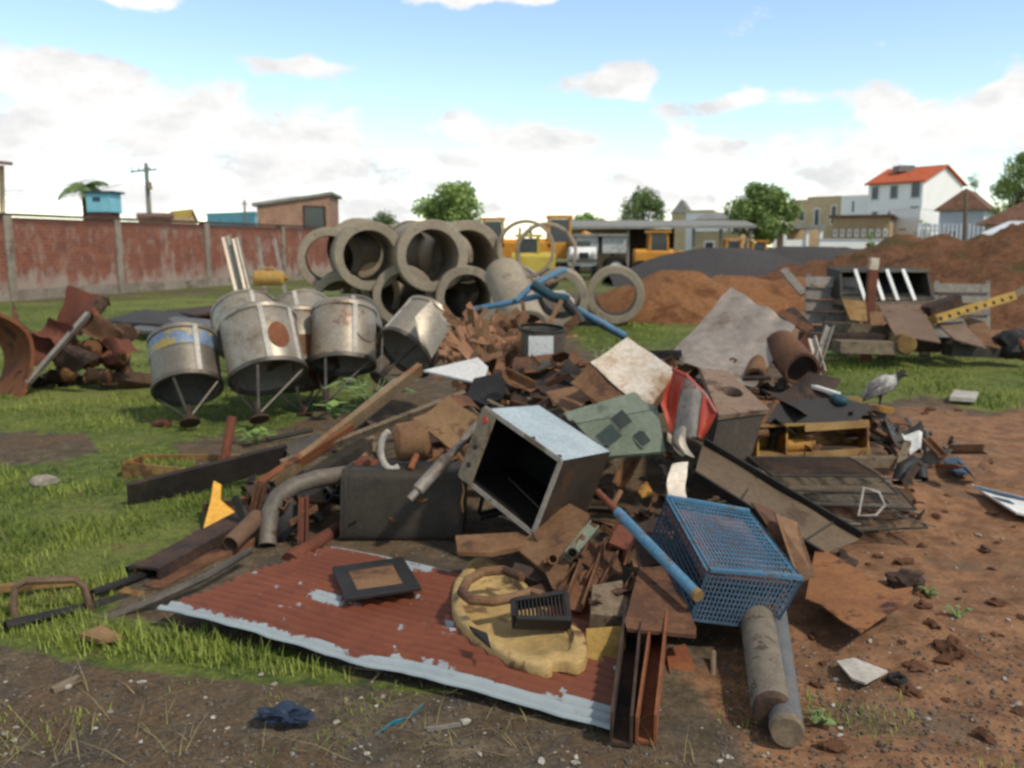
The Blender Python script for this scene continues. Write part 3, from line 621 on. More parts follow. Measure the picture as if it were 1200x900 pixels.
# building at the left edge: post and eave
t = thing('corner_porch', ctr(-20, 34), 'porch post and dark eave of a building at the left edge', 'porch'); mb = MB().beam(ctr(1.5, 34), P(1.5, 194, 34), .14, .14); obj('post', mb, BEIGE, t)
mb = MB().hexa(Q([(-60, 186, 33), (15, 194, 33), (15, 193, 36), (-60, 186, 36)]), [p+V((0,0,.1)) for p in Q([(-60, 186, 33), (15, 194, 33), (15, 193, 36), (-60, 186, 36)])]); obj('roof', mb, TILE_BR, t)
mb = MB().beam(ctr(-50, 34.5), P(-50, 190, 34.5), .14, .14); obj('post', mb, BEIGE, t)

# houses right
house('apartment_house', 'tall white apartment house with orange tiled roof and blank white gable', ctr(1077, 88), ctr(1014, 93), ctr(1123, 94), zz_(212, 88), PLAST, TILE, 'gable', 1.6, .35,
      wins=[('L', .80, .93, 6.2, 7.5), ('L', .44, .58, 6.2, 7.5), ('L', .04, .2, 6.2, 7.8), ('L', .04, .2, 3.9, 5.4), ('L', .26, .33, 4.2, 5.0), ('L', .5, .6, 3.9, 5.0), ('L', .8, .9, 3.9, 5.0)], wallm2=PLASTG)
t = [o for o in col.objects if o.name == 'apartment_house'][0]; wbox(mb := MB(), 1048, 1066, 193.5, 201, 92.5, 1.6); obj('roof_tank', mb, ROOF_GR, t)
house('white_block', 'plain white flat roofed block between tan house and apartment house', ctr(1041, 92), ctr(983, 95), ctr(1046, 100), zz_(229, 92), PLAST, PLAST, 'flat', .12, .02, wins=[('L', .72, .78, 5.0, 6.2), ('L', .25, .4, 5.2, 5.8)])
house('white_annex', 'low white annex with small windows in front of the apartment house', ctr(1076, 78), ctr(1041, 80), ctr(1127, 84), zz_(245, 78), PLAST, PLAST, 'flat', .1, .03, wins=[('L', .58, .72, 1.0, 1.7), ('L', .3, .46, 1.0, 1.7), ('L', .4, .7, 2.9, 3.1)])
house('tan_house', 'tan two storey house with dark upright windows and parapet', ctr(983, 98), ctr(944, 101), ctr(989, 106), zz_(231, 98), BEIGE, TAN, 'flat', .15, .05, wins=[('L', .62, .78, 3.6, 5.6), ('L', .12, .28, 3.9, 5.9)])
house('sand_house', 'narrow sand coloured house wing beside the green tree', ctr(945, 104), ctr(925, 106), ctr(950, 110), zz_(236, 104), BEIGE, TAN, 'flat', .2, .05, wins=[('L', .2, .5, 4.4, 5.6)])
house('long_beige_building', 'long beige building with a row of small windows under its eave', ctr(1041, 74), ctr(974, 76), ctr(1046, 80), zz_(254, 74), TAN, TILE_BR, 'flat', .18, .3, wins=[('L', a/8+.04, a/8+.085, 2.4, 2.9) for a in range(8)])
t = thing('low_white_wall', ctr(1000, 60), 'low white boundary wall behind the gravel heap', 'wall'); wbox(mb := MB(), 960, 1044, 281, 300, 60, .25, z0=0); obj('wall_face', mb, PLAST, t); wbox(mb := MB(), 959, 1045, 279.8, 280.9, 59.93, .39); obj('coping', mb, PLASTG, t)
t = thing('carport', ctr(935, 66), 'low grey carport with white posts right of the bright green tree', 'carport')
wbox(mb := MB(), 905, 966, 263.5, 268, 64, 6); obj('roof', mb, ROOF_GR, t); wbox(mb := MB(), 908, 964, 268.3, 290, 69.5, .3, z0=0); obj('back_wall', mb, TAN, t)
for px in (908, 920, 946, 962): mb = MB().beam(ctr(px, 64.3), P(px, 268.4, 64.3), .22, .22); obj('post', mb, PLAST, t)
wbox(mb := MB(), 922, 945, 281, 290, 64.35, .15, z0=0); obj('low_wall', mb, PLAST, t)
house('hip_roof_house', 'grey house with brown hipped tile roof left of the tall right tree', ctr(1150, 66), ctr(1098, 68), ctr(1165, 74), zz_(246, 66), PLASTG, TILE_BR, 'hip', 1.7, .4, wins=[('L', .55, .75, 1.7, 2.8)])
house('brown_roof_house', 'low house with broad brown roof at the right edge', ctr(1235, 48), ctr(1152, 50), ctr(1250, 56), zz_(263, 48), BEIGE, TILE_BR, 'hip', 1.35, .5)
t = thing('awning', ctr(1180, 40), 'pale sloping awning roof at the right edge above the dirt mound', 'awning'); a = Q([(1148, 276, 40), (1260, 274, 40), (1260, 261, 45), (1182, 261, 45)]); mb = MB().hexa(a, [p+V((0,0,.08)) for p in a]); obj('roof', mb, PLASTG, t)
for px in (1152, 1200): mb = MB().beam(ctr(px, 40.2), P(px, 275.5, 40.2), .12, .12); obj('post', mb, WOOD_GREY, t)
t = thing('garden_fence', ctr(1100, 62), 'pale picket fence below the hipped roof house', 'fence')
for k in range(16): mb = MB().beam(ctr(1076+k*5, 62), P(1076+k*5, 262, 62), .14, .1); obj('picket', mb, PLASTG, t)
for y in (265, 270): mb = MB().beam(P(1074, y, 62.1), P(1154, y, 62.1), .07, .1); obj('rail', mb, PLASTG, t)
t = thing('street_post', ctr(1131, 56), 'dark upright post between white annex and hipped roof house', 'post'); mb = MB().tube([ctr(1131, 56), P(1132, 226, 56)], .12, 8); obj('pole', mb, WOOD, t); mb = MB().beam(P(1128, 229, 56), P(1136, 229, 56), .06, .06); obj('crossarm', mb, WOOD, t)
# houses behind the shed
house('pale_house', 'pale house with balcony slab showing above the shed roof', ctr(833, 96), ctr(803, 98), ctr(840, 104), zz_(248, 96), PLAST, BEIGE, 'flat', .2, .2, wins=[('L', .1, .3, 3.4, 4.4), ('L', .55, .75, 3.4, 4.4)])
house('grey_gable_house', 'house with low grey gable roof just above the shed', ctr(850, 86), ctr(818, 88), ctr(862, 94), zz_(258, 86), PLASTG, ROOF_GR, 'gable', .7, .3)
house('church_tower_house', 'far hazy beige building with steep roof beyond the shed', ctr(806, 130), ctr(786, 132), ctr(812, 138), zz_(250, 130), BEIGE, ROOF_GR, 'hip', 2.1, .2)
house('rear_house', 'beige house with white gable seen through the open shed', ctr(868, 66), ctr(812, 68), ctr(878, 72), zz_(271, 66), BEIGE, PLAST, 'flat', .3, .1, wins=[('L', .1, .2, .9, 2.0), ('L', .55, .75, .9, 1.9)])
house('red_roof_house', 'house with red tiled roof behind the pipe stack', ctr(700, 98), ctr(640, 100), ctr(712, 106), zz_(266, 98), BEIGE, TILE, 'gable', .7, .3)
# long open shed
t = thing('machine_shed', ctr(775, 54), 'long open machine shed with flat grey roof on thin posts', 'shed')
a = Q([(655, 268.5, 51), (887, 267, 51), (872, 260.5, 58), (668, 261, 58)]); mb = MB().hexa(a, [p+V((0,0,.14)) for p in a]); obj('roof', mb, ROOF_GR, t)
for px in (668, 736, 781, 813, 845, 880): mb = MB().beam(ctr(px, 51.6), P(px, 268, 51.6), .16, .16); obj('post', mb, WOOD_GREY, t)
wbox(mb := MB(), 672, 735, 268, 300, 57.2, .2, z0=0); obj('back_wall', mb, TAN, t); wbox(mb := MB(), 735, 790, 268, 300, 57.2, .2, z0=0); obj('back_wall', mb, RUST_DK, t)
for px in (690, 735, 790, 850): mb = MB().beam(P(px, 266.3, 51.4), P(px, 265.2, 57.5), .1, .16); obj('rafter', mb, WOOD, t)

# ------------------------------------------------------------------ vehicles in the yard
def wheel(parent, c, ax, r, wd, rim=None):
    ax = V(ax).normalized(); c = V(c)
    pr = [(-wd/2, r*.55), (-wd/2, r*.9), (-wd*.38, r), (wd*.38, r), (wd/2, r*.9), (wd/2, r*.55)]
    wv = obj('wheel', MB().lathe(c, ax, pr, 22), RUBBER, parent)
    mb = MB().lathe(c, ax, [(-wd*.42, .001), (-wd*.42, r*.25), (-wd*.3, r*.5), (-wd*.5, r*.56), (wd*.5, r*.56), (wd*.3, r*.5), (wd*.42, r*.25), (wd*.42, .001)], 18); obj('rim', mb, rim or ORANGE, wv)
# box truck with white bonnet
t = thing('parked_truck', ctr(705, 44), 'old grey box truck with white bonnet parked by the shed', 'truck')
wbox(mb := MB(), 674, 701, 277, 295, 44.4, 2.0); obj('cargo_box', mb, mat('truck_grey', 'a9a8a2', '9a9994', 2, c3='85786a', rough=.6), t, bevel=.03)
wbox(mb := MB(), 706, 734, 277.5, 297, 44.4, 2.0); obj('cargo_box', mb, mat('truck_pale', 'b5b4ae', 'a5a49e', 2, c3='85786a', rough=.6), t, bevel=.03)
wbox(mb := MB(), 671, 736, 274, 276.9, 44.2, 2.5); obj('canopy', mb, ROOF_GR, t)
mb = MB(); x0, x1 = P(668, HOR, 42.6).x, P(699, HOR, 42.6).x; za, zb = .62, zz_(289.5, 42.6); mb.prof((x0, 43.4, 0), (x1, 43.4, 0), [(-.85, za), (.85, za), (.95, zb-.35), (.7, zb), (-.7, zb), (-.95, zb-.2)], (0,0,1)); obj('bonnet', mb, WHITE, t, bevel=.03)
wbox(mb := MB(), 679, 690, 296, 303, 42.43, .06); obj('grille', mb, BLACK, t); wbox(mb := MB(), 666, 702, 303.5, 307, 42.3, .15); obj('bumper', mb, STEEL, t)
for px in (673, 695): mb = MB().lathe(P(px, 299, 42.42), (0,-1,0), [(0, .14), (.06, .14), (.08, .1), (.08, .001)], 12); obj('headlight', mb, CONC_LT, t)
wbox(mb := MB(), 676, 692, 282.5, 289, 43.2, .05); obj('windscreen', mb, GLASS, t)
for px in (676, 697): wheel(t, (P(px, HOR, 43).x, 43, .5), (1,0,0), .5, .28, WHITE)
for dx in (0, 1.0): wheel(t, (P(722, HOR, 44.2).x, 44.2+dx, .55), (0,1,0) if dx == 0 else (0,1,0), .55, .3, WHITE)
def loader(px, D, label, s=1.0, flip=1, name='wheel_loader', cabm=ORANGE):
    base = ctr(px, D); t = thing(name, base, label, 'loader', 'orange machines in the yard'); p = lambda x, y, z: base+V((x*flip, y, z))*s
    mb = MB(); mb.prof(p(-1.1,-.5,.7), p(.9,-.5,.7), [(-.5,0),(.5,0),(.5,.65),(.35,.8),(-.35,.8),(-.5,.65)]); obj('body', mb, cabm, t, bevel=.02)
    mb = MB(); 
    for (x, y) in ((-.35,-.45),(.6,-.45),(.6,.35),(-.35,.35)): mb.beam(p(x,y-.5,1.45), p(x*.92,y-.5,2.4), .1, .1)
    mb.box(p(.12,-.55,2.46), (s*.62,0,0), (0,s*.55,0), (0,0,s*.06)); cb = obj('cab', mb, cabm, t)
    mb = MB().box(p(.12,-.94,1.92), (s*.4,0,0), (0,.015,0), (0,0,s*.42)); obj('windscreen', mb, GLASS, cb)
    mb = MB(); 
    for y in (-.95, .05): mb.tube([p(.7,y,1.1), p(1.35,y,1.45), p(1.9,y,.6)], .09*s, 6)
    obj('lift_arm', mb, cabm, t)
    mb = MB().prof(p(2.0,-1.25,.1), p(2.0,.35,.1), [(-.35,0),(.4,.02),(.42,.08),(-.2,.1),(-.3,.55),(.0,.75),(-.06,.8),(-.4,.6)]); obj('bucket', mb, cabm, t)
    for (x, y) in ((-.8,-1.0),(.7,-1.0),(-.8,.1),(.7,.1)): wheel(t, p(x,y,.5), (0,1,0), .5*s, .3*s, YELLOW)
    return t
loader(766, 44, 'orange wheel loader with glazed cab under the shed roof', .92)
loader(858, 46, 'low orange wheel loader half behind the dark gravel heap', .78, -1)
loader(884, 49, 'orange yellow wheel loader farthest right behind the gravel heap', .75)
def digger(px, D, label, flip=1):
    base = ctr(px, D); t = thing('excavator', base, label, 'excavator', 'excavators behind the pipes'); p = lambda x, y, z: base+V((x*flip, y, z))
    for y in (-.9, .9):
        mb = MB().prof(p(0,y-.25,0), p(0,y+.25,0), [(-1.5,.35),(-1.2,.02),(1.2,.02),(1.5,.35),(1.2,.75),(-1.2,.75)]); obj('track', mb, BLACK, t)
    mb = MB().prof(p(-1.5,0,.95), p(1.0,0,.95), [(-1.1,0),(1.1,0),(1.1,.8),(.9,1.0),(-.9,1.0),(-1.1,.8)]); obj('body', mb, ORANGE, t, bevel=.03)
    mb = MB()
    for (x, y) in ((.1,-1.05),(1.15,-1.05),(1.15,.0),(.1,.0)): mb.beam(p(x,y,1.5), p(x,y,2.95), .1, .1)
    mb.box(p(.63,-.52,3.02), (.64,0,0), (0,.64,0), (0,0,.07)); cb = obj('cab', mb, ORANGE, t)
    mb = MB().box(p(.63,-1.07,2.3), (.47,0,0), (0,.015,0), (0,0,.6)); obj('window', mb, GLASS, cb)
    mb = MB().tube([p(1.0,.5,1.4), p(2.0,.5,2.2), p(3.2,.5,1.7)], [.2,.2,.14], 6).tube([p(3.1,.5,1.8), p(3.6,.5,.9)], .12, 6); obj('boom', mb, ORANGE, t)
    mb = MB().prof(p(3.7,.1,.5), p(3.7,.9,.5), [(-.4,0),(.3,.05),(.35,.5),(-.1,.6),(-.35,.4)]); obj('bucket', mb, DARK, t)
    mb = MB().tube([p(-.8,-.6,1.9), p(-.8,-.6,2.6)], .07, 7); obj('exhaust', mb, BLACK, t); return t
digger(592, 50, 'orange excavator half hidden behind the middle of the pipe stack', -1)
digger(640, 46, 'nearest orange excavator seen through and above the upright ring')
loader(622, 34, 'yellow and orange loader visible through the upright ring', .8, -1, cabm=YEL_M)

# ------------------------------------------------------------------ concrete pipes
PG = 'concrete drain pipes stacked in the yard'
def cpipe(px, py, D, rpx, label, L_=2.2, yaw=0, pitch=0, th=.13, z=None, m=CONC, group=PG):
    c = P(px, py, D); r = rpx*D/F
    if z is not None: c.z = z
    ax = V((sin(R(yaw))*cos(R(pitch)), cos(R(yaw))*cos(R(pitch)), sin(R(pitch))))
    t = r*th*2.0
    pr = [(0, r-t), (0, r-.015), (.015, r), (L_*.5, r), (L_-.015, r), (L_, r-.015), (L_, r-t), (L_*.5, r-t), (.0, r-t)]
    mb = MB().lathe(c, ax, pr, 40); o = obj('concrete_pipe', mb, m, origin=c-V((0,0,r)), sharp=40)
    tag(o, label, 'pipe', group); return o
cpipe(473, 347, 15.6, 36, 'lower row concrete pipe at the left, half hidden by a zinc drum', yaw=-8)
cpipe(548, 349, 15.4, 37, 'lower row concrete pipe in the middle, dark inside', yaw=-8)
cpipe(400, 356, 16.0, 36, 'lower row concrete pipe farthest left behind the zinc drums', yaw=-10)
cpipe(386, 304, 16.8, 37, 'upper row concrete pipe farthest left, tucked behind its neighbour', yaw=-12)
cpipe(433, 300, 15.7, 40.5, 'upper row concrete pipe, second from the left', yaw=-14, L_=2.1)
cpipe(507, 300, 15.5, 42, 'upper row concrete pipe, third from the left and largest in front', yaw=-14, L_=2.1)
cpipe(549, 301, 17.4, 42, 'upper row concrete pipe set back to the right of the largest', yaw=-14, L_=2.1)
cpipe(616, 292, 17.4, 34, 'thin walled upright concrete ring framing the orange machines', L_=.6, yaw=2, th=.05)
cpipe(640, 297, 19.2, 36, 'concrete ring just behind and right of the upright ring', L_=.6, yaw=4, th=.05)
cpipe(655, 350, 16.6, 34, 'ground level concrete pipe behind the blue tube frame', yaw=4)
cpipe(721, 346, 17.9, 34, 'concrete pipe alone at the right with orange soil showing through', L_=1.1, yaw=6)
cpipe(420, 292, 18.6, 36, 'concrete pipe of the rear row above the left end', yaw=-8)
cpipe(480, 296, 18.9, 37, 'concrete pipe of the rear row seen between the two large front pipes', yaw=28)
cpipe(440, 345, 18.8, 37, 'rear row concrete pipe resting on the ground behind the left pair', yaw=30)
cpipe(520, 345, 18.8, 37, 'rear row concrete pipe resting on the ground behind the middle pair', yaw=25)
cpipe(585, 350, 18.6, 37, 'rear row concrete pipe on the ground behind the leaning pipe', yaw=10)
cpipe(455, 300, 19.6, 36, 'concrete pipe lying sideways deep behind the upper row', yaw=62)
cpipe(398, 308, 19.8, 36, 'concrete pipe lying sideways behind the left end of the stack', yaw=70)
# leaning pipe, seen from its long side
c = P(618, 385, 12.6); e = P(590, 322, 14.0); d = e-c; r = .30
o = obj('concrete_pipe', MB().lathe(c, d, [(0, r-.07), (0, r-.01), (.012, r), (d.length-.012, r), (d.length, r-.01), (d.length, r-.07), (0, r-.07)], 36), CONC, origin=(c.x, c.y, 0)); tag(o, 'concrete pipe leaning back on the stack with its open end down', 'pipe', PG)

# ------------------------------------------------------------------ zinc drums with strut frames
DG = 'zinc drums with strut frames'
def drum(top, bot, rpx, label, m=GALV, hub=None, legs=4, seams=(20,), band=None, cone=None, patch=None, depth=1):
    a, b_ = P(*top), P(*bot); d = (b_-a); ln = d.length; d.normalize(); r = rpx*bot[2]/F
    t = thing('zinc_drum', (b_.x, b_.y, 0), label, 'drum', DG)
    pr = [(-.10, r*.36), (-.02, r*.93), (0, r), (ln*.5, r*1.005), (ln, r), (ln, r-.006), (ln*.5, r-.006), (.01, r-.008), (-.01, r*.9), (-.095, r*.34)]
    obj('shell', MB().lathe(a, d, pr, 36).dent(.012, 5, rpx), m, t, sharp=50)
    obj('rim', MB().lathe(b_-d*.03, d, [(0, r), (0, r+.014), (.04, r+.014), (.04, r-.012), (0, r-.012), (0, r)], 36), STEEL, t)
    obj('rim', MB().lathe(a+d*.01, d, [(0, r), (0, r+.012), (.035, r+.012), (.035, r)], 36), m, t)
    u = -d.cross(V((0,0,1))).normalized(); v = u.cross(d)
    if v.y > 0: v = -v
    for s in seams:
        q = (v*cos(R(s))+u*sin(R(s)))*(r+.006); w_ = d.cross(q).normalized()
        obj('seam_strap', MB().beam(a+q+d*.03, b_+q-d*.03, .045, .012, q), CONC_LT if m is not RUST else m, t)
    h = P(*hub) if hub else b_+d*.3
    for k in range(legs):
        q = 2*pi*(k+.3)/legs; obj('strut', MB().beam(b_+(u*cos(q)+v*sin(q))*r*.97, h, .022, .012, d), STEEL, t)
    obj('hub', MB().tube([h-d*.12, h+d*.03], .03, 9).lathe(h+d*.03, d, [(0, .001), (0, .09), (.02, .09), (.02, .001)], 18), RUST_DK, t)
    if patch:
        (s, f0, f1, w0, pm) = patch; ps = []
        mb = MB(); n_ = 8; vs = []
        for j in range(n_+1):
            for i in range(n_+1):
                fu, fv = i/n_*2-1, j/n_*2-1; sq = 1.0
                x_, y_ = fu*math.sqrt(max(0, 1-fv*fv/2)), fv*math.sqrt(max(0, 1-fu*fu/2)); an = R(s+x_*w0); vs.append(a+d*(ln*((f0+f1)/2+(f1-f0)/2*y_))+(v*cos(an)+u*sin(an))*(r+.011+.004*(1-x_*x_)*(1-y_*y_)))
        mb.add(vs, [(j*(n_+1)+i, j*(n_+1)+i+1, (j+1)*(n_+1)+i+1, (j+1)*(n_+1)+i) for j in range(n_) for i in range(n_)]); obj('patch', mb, pm, t)
    if band:
        (f0, f1, bm_) = band; obj('paint_band', MB().lathe(a+d*ln*f0, d, [(0, r+.006), (ln*(f1-f0), r+.006)], 36), bm_, t)
    return t
GALV_TAN = mat('dull_zinc', '8a8377', '9b9386', 3, c3='7a6848', rough=.5, metal=.5, thr3=(.5, .68), bump=.15)
def faded_band():
    return mat('faded_blue_print', '6b7f9c', '8a9db5', 3, c3='b09a4a', rough=.5, metal=.2, thr3=(.5, .58), scale3=5)
drum((214, 398, 8.42), (220, 456, 8.12), 39.5, 'left front zinc drum with faded blue and yellow print band', GALV_TAN, hub=(222, 490, 7.75), seams=(18,), band=(.12, .42, faded_band()))
drum((302, 376, 8.45), (315, 442, 8.15), 45, 'zinc drum with a red round patch, open end towards the camera', GALV, hub=(303, 486, 7.75), seams=(-8, 42), patch=(12, .36, .80, 16, RUST_OR))
drum((345, 380, 9.1), (354, 440, 8.8), 44, 'rusty brown drum between the red patched drum and the upright one', GALV_RUST, hub=(356, 484, 8.5), seams=(-30,), band=(.55, .98, RUST))
drum((403, 364, 8.8), (402, 428, 8.55), 38, 'upright zinc drum with pale strap, just left of the tilted one', GALV_RUST, hub=(382, 470, 8.2), seams=(25,), patch=(50, .35, .7, 22, GALV))
drum((288, 368, 10.2), (294, 398, 9.9), 40, 'zinc drum with white strap in the back row under the grey rails', GALV, hub=(296, 420, 9.7), seams=(5,))
drum((352, 366, 10.4), (358, 396, 10.1), 38, 'zinc drum in the back row beside the yellow canister', GALV, hub=(362, 420, 9.9), seams=(-15,))
drum((412, 372, 10.7), (418, 402, 10.3), 34, 'zinc drum in the back row nearest the concrete pipes', GALV_TAN, hub=(420, 430, 10.2), seams=(0,))
drum((508, 374, 8.55), (474, 414, 8.25), 37, 'tilted clean zinc drum leaning to the right, propped on the boards', GALV, hub=(447, 440, 7.9), seams=(-20,))
# triangular zinc panel by the tilted drum
a = Q([(505, 352, 8.0), (527, 385, 7.75), (506, 420, 7.6), (486, 372, 7.8)]); o = obj('zinc_offcut', MB().grid(a, 6, 6, lambda u, v: .02*sin(u*3), .003), GALV); tag(o, 'bent triangular zinc offcut leaning on the tilted drum', 'sheet metal')
# guard rails standing behind the drums
RG = 'grey steel rails standing behind the drums'
for (a, b_, w_, lb) in (((283, 350, 11.2), (265, 276, 11.6), .13, 'leaning grey steel rail, leftmost of the pair behind the drums'), ((293, 350, 11.1), (276, 278, 11.5), .10, 'second leaning grey steel rail, right of the pair behind the drums'), ((310, 340, 11.3), (302, 277, 11.7), .035, 'thin grey rail right of the leaning pair'), ((332, 335, 11.3), (321, 280, 11.7), .035, 'thin grey rail above the yellow canister')):
    a, b_ = P(*a), P(*b_); a = a+(a-b_)*.6; g = .02
    mb = MB().prof(a, b_, [(-w_/2, 0), (-w_/4, g), (0, g*.4), (w_/4, g), (w_/2, 0), (w_/2, .012), (w_/4, g+.012), (0, g*.4+.012), (-w_/4, g+.012), (-w_/2, .012)] if w_ > .05 else [(-w_/2, 0), (w_/2, 0), (w_/2, .03), (-w_/2, .03)], (0,1,0)); tag(obj('steel_rail', mb, GALV), lb, 'rail', RG)
c = P(315, 326, 10.2); t = thing('canister', (c.x, c.y, c.z-.08), 'yellow plastic canister lying on top of the back row drums', 'canister')
mb = MB().tube([c+V((-.17,0,0)), c+V((-.15,0,0)), c+V((.15,.02,0)), c+V((.17,.02,0))], [.06, .085, .085, .06], 14); obj('body', mb, YELLOW, t); mb = MB().tube([c+V((.17,.02,0)), c+V((.215,.02,.0))], .028, 10); obj('cap', mb, YEL_OR, t)
mb = MB().tube([c+V((-.1,0,.08)), c+V((-.08,0,.115)), c+V((.06,0,.115)), c+V((.08,0,.08))], .012, 7); obj('handle', mb, YELLOW, t)

# ------------------------------------------------------------------ left: cut tank, rusty sheet, firewood
def one(name, mb, m, label, cat, group=None, bevel=0, sharp=32): return obj(name, mb, m, None, label, cat, group, bevel=bevel, sharp=sharp)
c = P(-48, 425, 9.3); o = one('tank_shell', MB().lathe(c, V((.75, -.55, .05)), [(-.25, .60), (.35, .62), (.35, .585), (-.25, .565), (-.25, .60)], 40).dent(.04, 3), RUST_OR, 'rusty open end of a cut tank at the left edge', 'tank')
a = Q([(80, 334, 10.3), (117, 347, 10.1), (92, 392, 10.0), (62, 388, 10.2)]); one('rusty_sheet', MB().grid(a, 8, 10, lambda u, v: .05*sin(u*3.1)+.05*v*v, .006).dent(.03, 5), RUST_RED, 'curled red rusty sheet standing up against the firewood pile', 'sheet metal')
a = Q([(20, 392, 9.9), (78, 386, 10.0), (72, 420, 9.7), (18, 436, 9.6)]); one('rusty_sheet', MB().grid(a, 10, 8, lambda u, v: .14*sin(v*3.1), .006).dent(.04, 4, 2), RUST_RED, 'bent red rusty sheet lying low beside the cut tank', 'sheet metal')
a = Q([(14, 352, 10.6), (24, 378, 10.5), (58, 402, 10.4), (54, 420, 10.3), (12, 410, 10.3)]); one('rusty_sheet', MB().poly(a, .01).dent(.03, 5), RUST, 'dark rusty sheet behind the cut tank', 'sheet metal')
a, b_ = P(104, 367, 10.0), P(33, 449, 9.5); one('steel_strut', MB().angle(a, b_, .075, .012, (0,-1,.3)), WOOD_GREY, 'grey straight bar leaning across the firewood pile', 'bar')
random.seed(11)
LG = 'splintered wood chunks in the heap at the left'
WCUT = mat('splintered_wood', '8f6840', '7a5233', 7, c3='4f3524', rough=.95, thr3=(.5, .6))
for row in range(5):
    y = 440-row*17
    for k in range(7-row):
        px = 38+row*9+k*19+random.uniform(-7, 7); D = 10.0+row*.12+random.uniform(-.15, .15); c = P(px, y+random.uniform(-6, 6), D); r = random.uniform(.05, .11)
        ax = V((random.uniform(-1, 1), random.uniform(.3, 1), random.uniform(-.5, .6))).normalized(); ln = random.uniform(.2, .55); c.z = max(c.z, r*.9)
        t = thing('wood_chunk', (c.x, c.y, c.z-r), ['splintered wood chunk in the bottom layer of the heap near the rusty sheet', 'splintered wood chunk in the second layer of the heap', 'splintered wood chunk in the middle of the heap', 'splintered wood chunk near the top of the heap', 'splintered wood chunk on top of the heap'][row], 'wood', LG)
        obj('bark', MB().lathe(c, ax, [(0, r*.9), (ln*.3, r), (ln*.7, r*1.05), (ln, r*.8)], 9, .22).dent(.035, 9, px), random.choice([BARK, RUST_DK, BARK, RUST_RED]), t, sharp=25)
        obj('split_face', MB().lathe(c-ax*.03, ax, [(random.uniform(-.05, .02), .001), (.01, r*.6), (.035, r*.93)], 9, .15).dent(.03, 9, px), WCUT, t, sharp=20)
        obj('split_face', MB().lathe(c+ax*(ln+.03), ax*-1, [(random.uniform(-.05, .02), .001), (.01, r*.5), (.035, r*.85)], 9, .15).dent(.03, 9, px), WCUT, t, sharp=20)
for i, (q, m) in enumerate((([(40, 388, 9.9), (62, 372, 9.95), (90, 386, 9.85), (74, 408, 9.75)], RUST_RED), ([(96, 384, 9.9), (120, 372, 10), (150, 394, 9.9), (128, 406, 9.8)], RUST), ([(58, 420, 9.7), (92, 404, 9.75), (118, 420, 9.65), (84, 436, 9.6)], RUST_DK), ([(118, 400, 9.85), (152, 398, 9.9), (166, 412, 9.8), (140, 420, 9.75)], RUST_RED))):
    one('rusty_sheet', MB().grid(Q(q), 7, 7, lambda u, v: .06*sin(u*4+i), .006).dent(.05, 6, i), m, ['red jagged sheet on the wood heap beside the curled sheet', 'brown jagged sheet on top of the wood heap', 'dark jagged sheet at the foot of the wood heap', 'red jagged sheet at the right end of the wood heap'][i], 'sheet metal')
PG2 = 'flat plates lying on the grass by the wall'
for (pts, m, lb) in (([(118, 378), (170, 366), (232, 370), (196, 384)], DARK, 'dark flat plate lying on the grass left of the drums'), ([(150, 388), (206, 374), (262, 379), (240, 390), (170, 392)], STEEL, 'grey flat plate lying nearest behind the left front drum'), ([(196, 366), (250, 360), (272, 366), (226, 372)], RUST_DK, 'rust brown flat plate lying closest to the brick wall')):
    q = [G(x, y, .12+.1*(i % 2)) for i, (x, y) in enumerate(pts)]; one('metal_plate', MB().poly(q, .05).dent(.02, 3), m, lb, 'plate', PG2)
one('boulder', MB().blob(on(243, 372)+V((0,0,.08)), (.3, .2, .16), 3, .3, 3), RUST_RED, 'red brown lump on the grass before the brick wall', 'rubble')

# ------------------------------------------------------------------ the red corrugated sheet in front and what lies on it
A, B, C = G(184, 713, .09), G(716, 851, .05), G(388, 640, .06); D_ = C+(B-A)*.8
def paint_mat():
    b = NB('flaking_red_paint'); v = b.vec((1,1,1), rnd=False); a = b.noise(v, 2.5, 8, .7); n2 = b.noise(v, 9, 8, .75)
    c = b.mix(b.ramp(a, .35, .65), S('6b3722'), S('7a4229')); c = b.mix(b.math('MULTIPLY', b.ramp(n2, .5, .68), .6), c, S('5c321e'))
    at = b.n('ShaderNodeAttribute', attribute_name='edge'); e = b.math('ADD', at.outputs['Fac'], b.math('ADD', b.math('MULTIPLY', b.math('SUBTRACT', n2, .5), 1.1), b.math('MULTIPLY', b.math('SUBTRACT', a, .5), 1.6))); n6 = b.noise(v, 5.5, 6, .6)
    chip = b.math('MAXIMUM', b.ramp(e, .48, .52), b.ramp(b.math('ADD', n6, b.math('MULTIPLY', b.math('SUBTRACT', n2, .5), .25)), .655, .675)); c = b.mix(chip, c, b.mix(n2, S('828d90'), S('a3abac')))
    b.l(c, b.b.inputs['Base Color']); b.b.inputs['Roughness'].default_value = .55; b.bump(b.math('ADD', b.math('MULTIPLY', chip, -1), n2), .3, .004); return b.m
nu, nv = 120, 90
mb = MB().grid([A, B, D_, C], nu, nv, lambda u, v: .0, .003)
un = (B-A).normalized(); nn = (B-A).cross(C-A).normalized(); m_ = (nu+1)*(nv+1)
for i, p in enumerate(mb.v):
    k = i % m_; u, v = (k % (nu+1))/nu, (k//(nu+1))/nv
    p += nn*(.010*max(-1, min(1, 1.5*sin(v*2*pi*18)))+.02*noise.noise(V((u*3, v*3, 0)))-.055*max(0, u-.55)**2*(1-v)); p += (C-A).normalized()*(.014*noise.fractal(V((u*9, 0, 3)), 1, 2, 3)*(1-v))
so_ = one('corrugated_sheet', mb, paint_mat(), 'large rust red corrugated sheet with peeling pale edge lying in front of the pile', 'metal sheet', sharp=60)
ea = so_.data.attributes.new('edge', 'FLOAT', 'POINT')
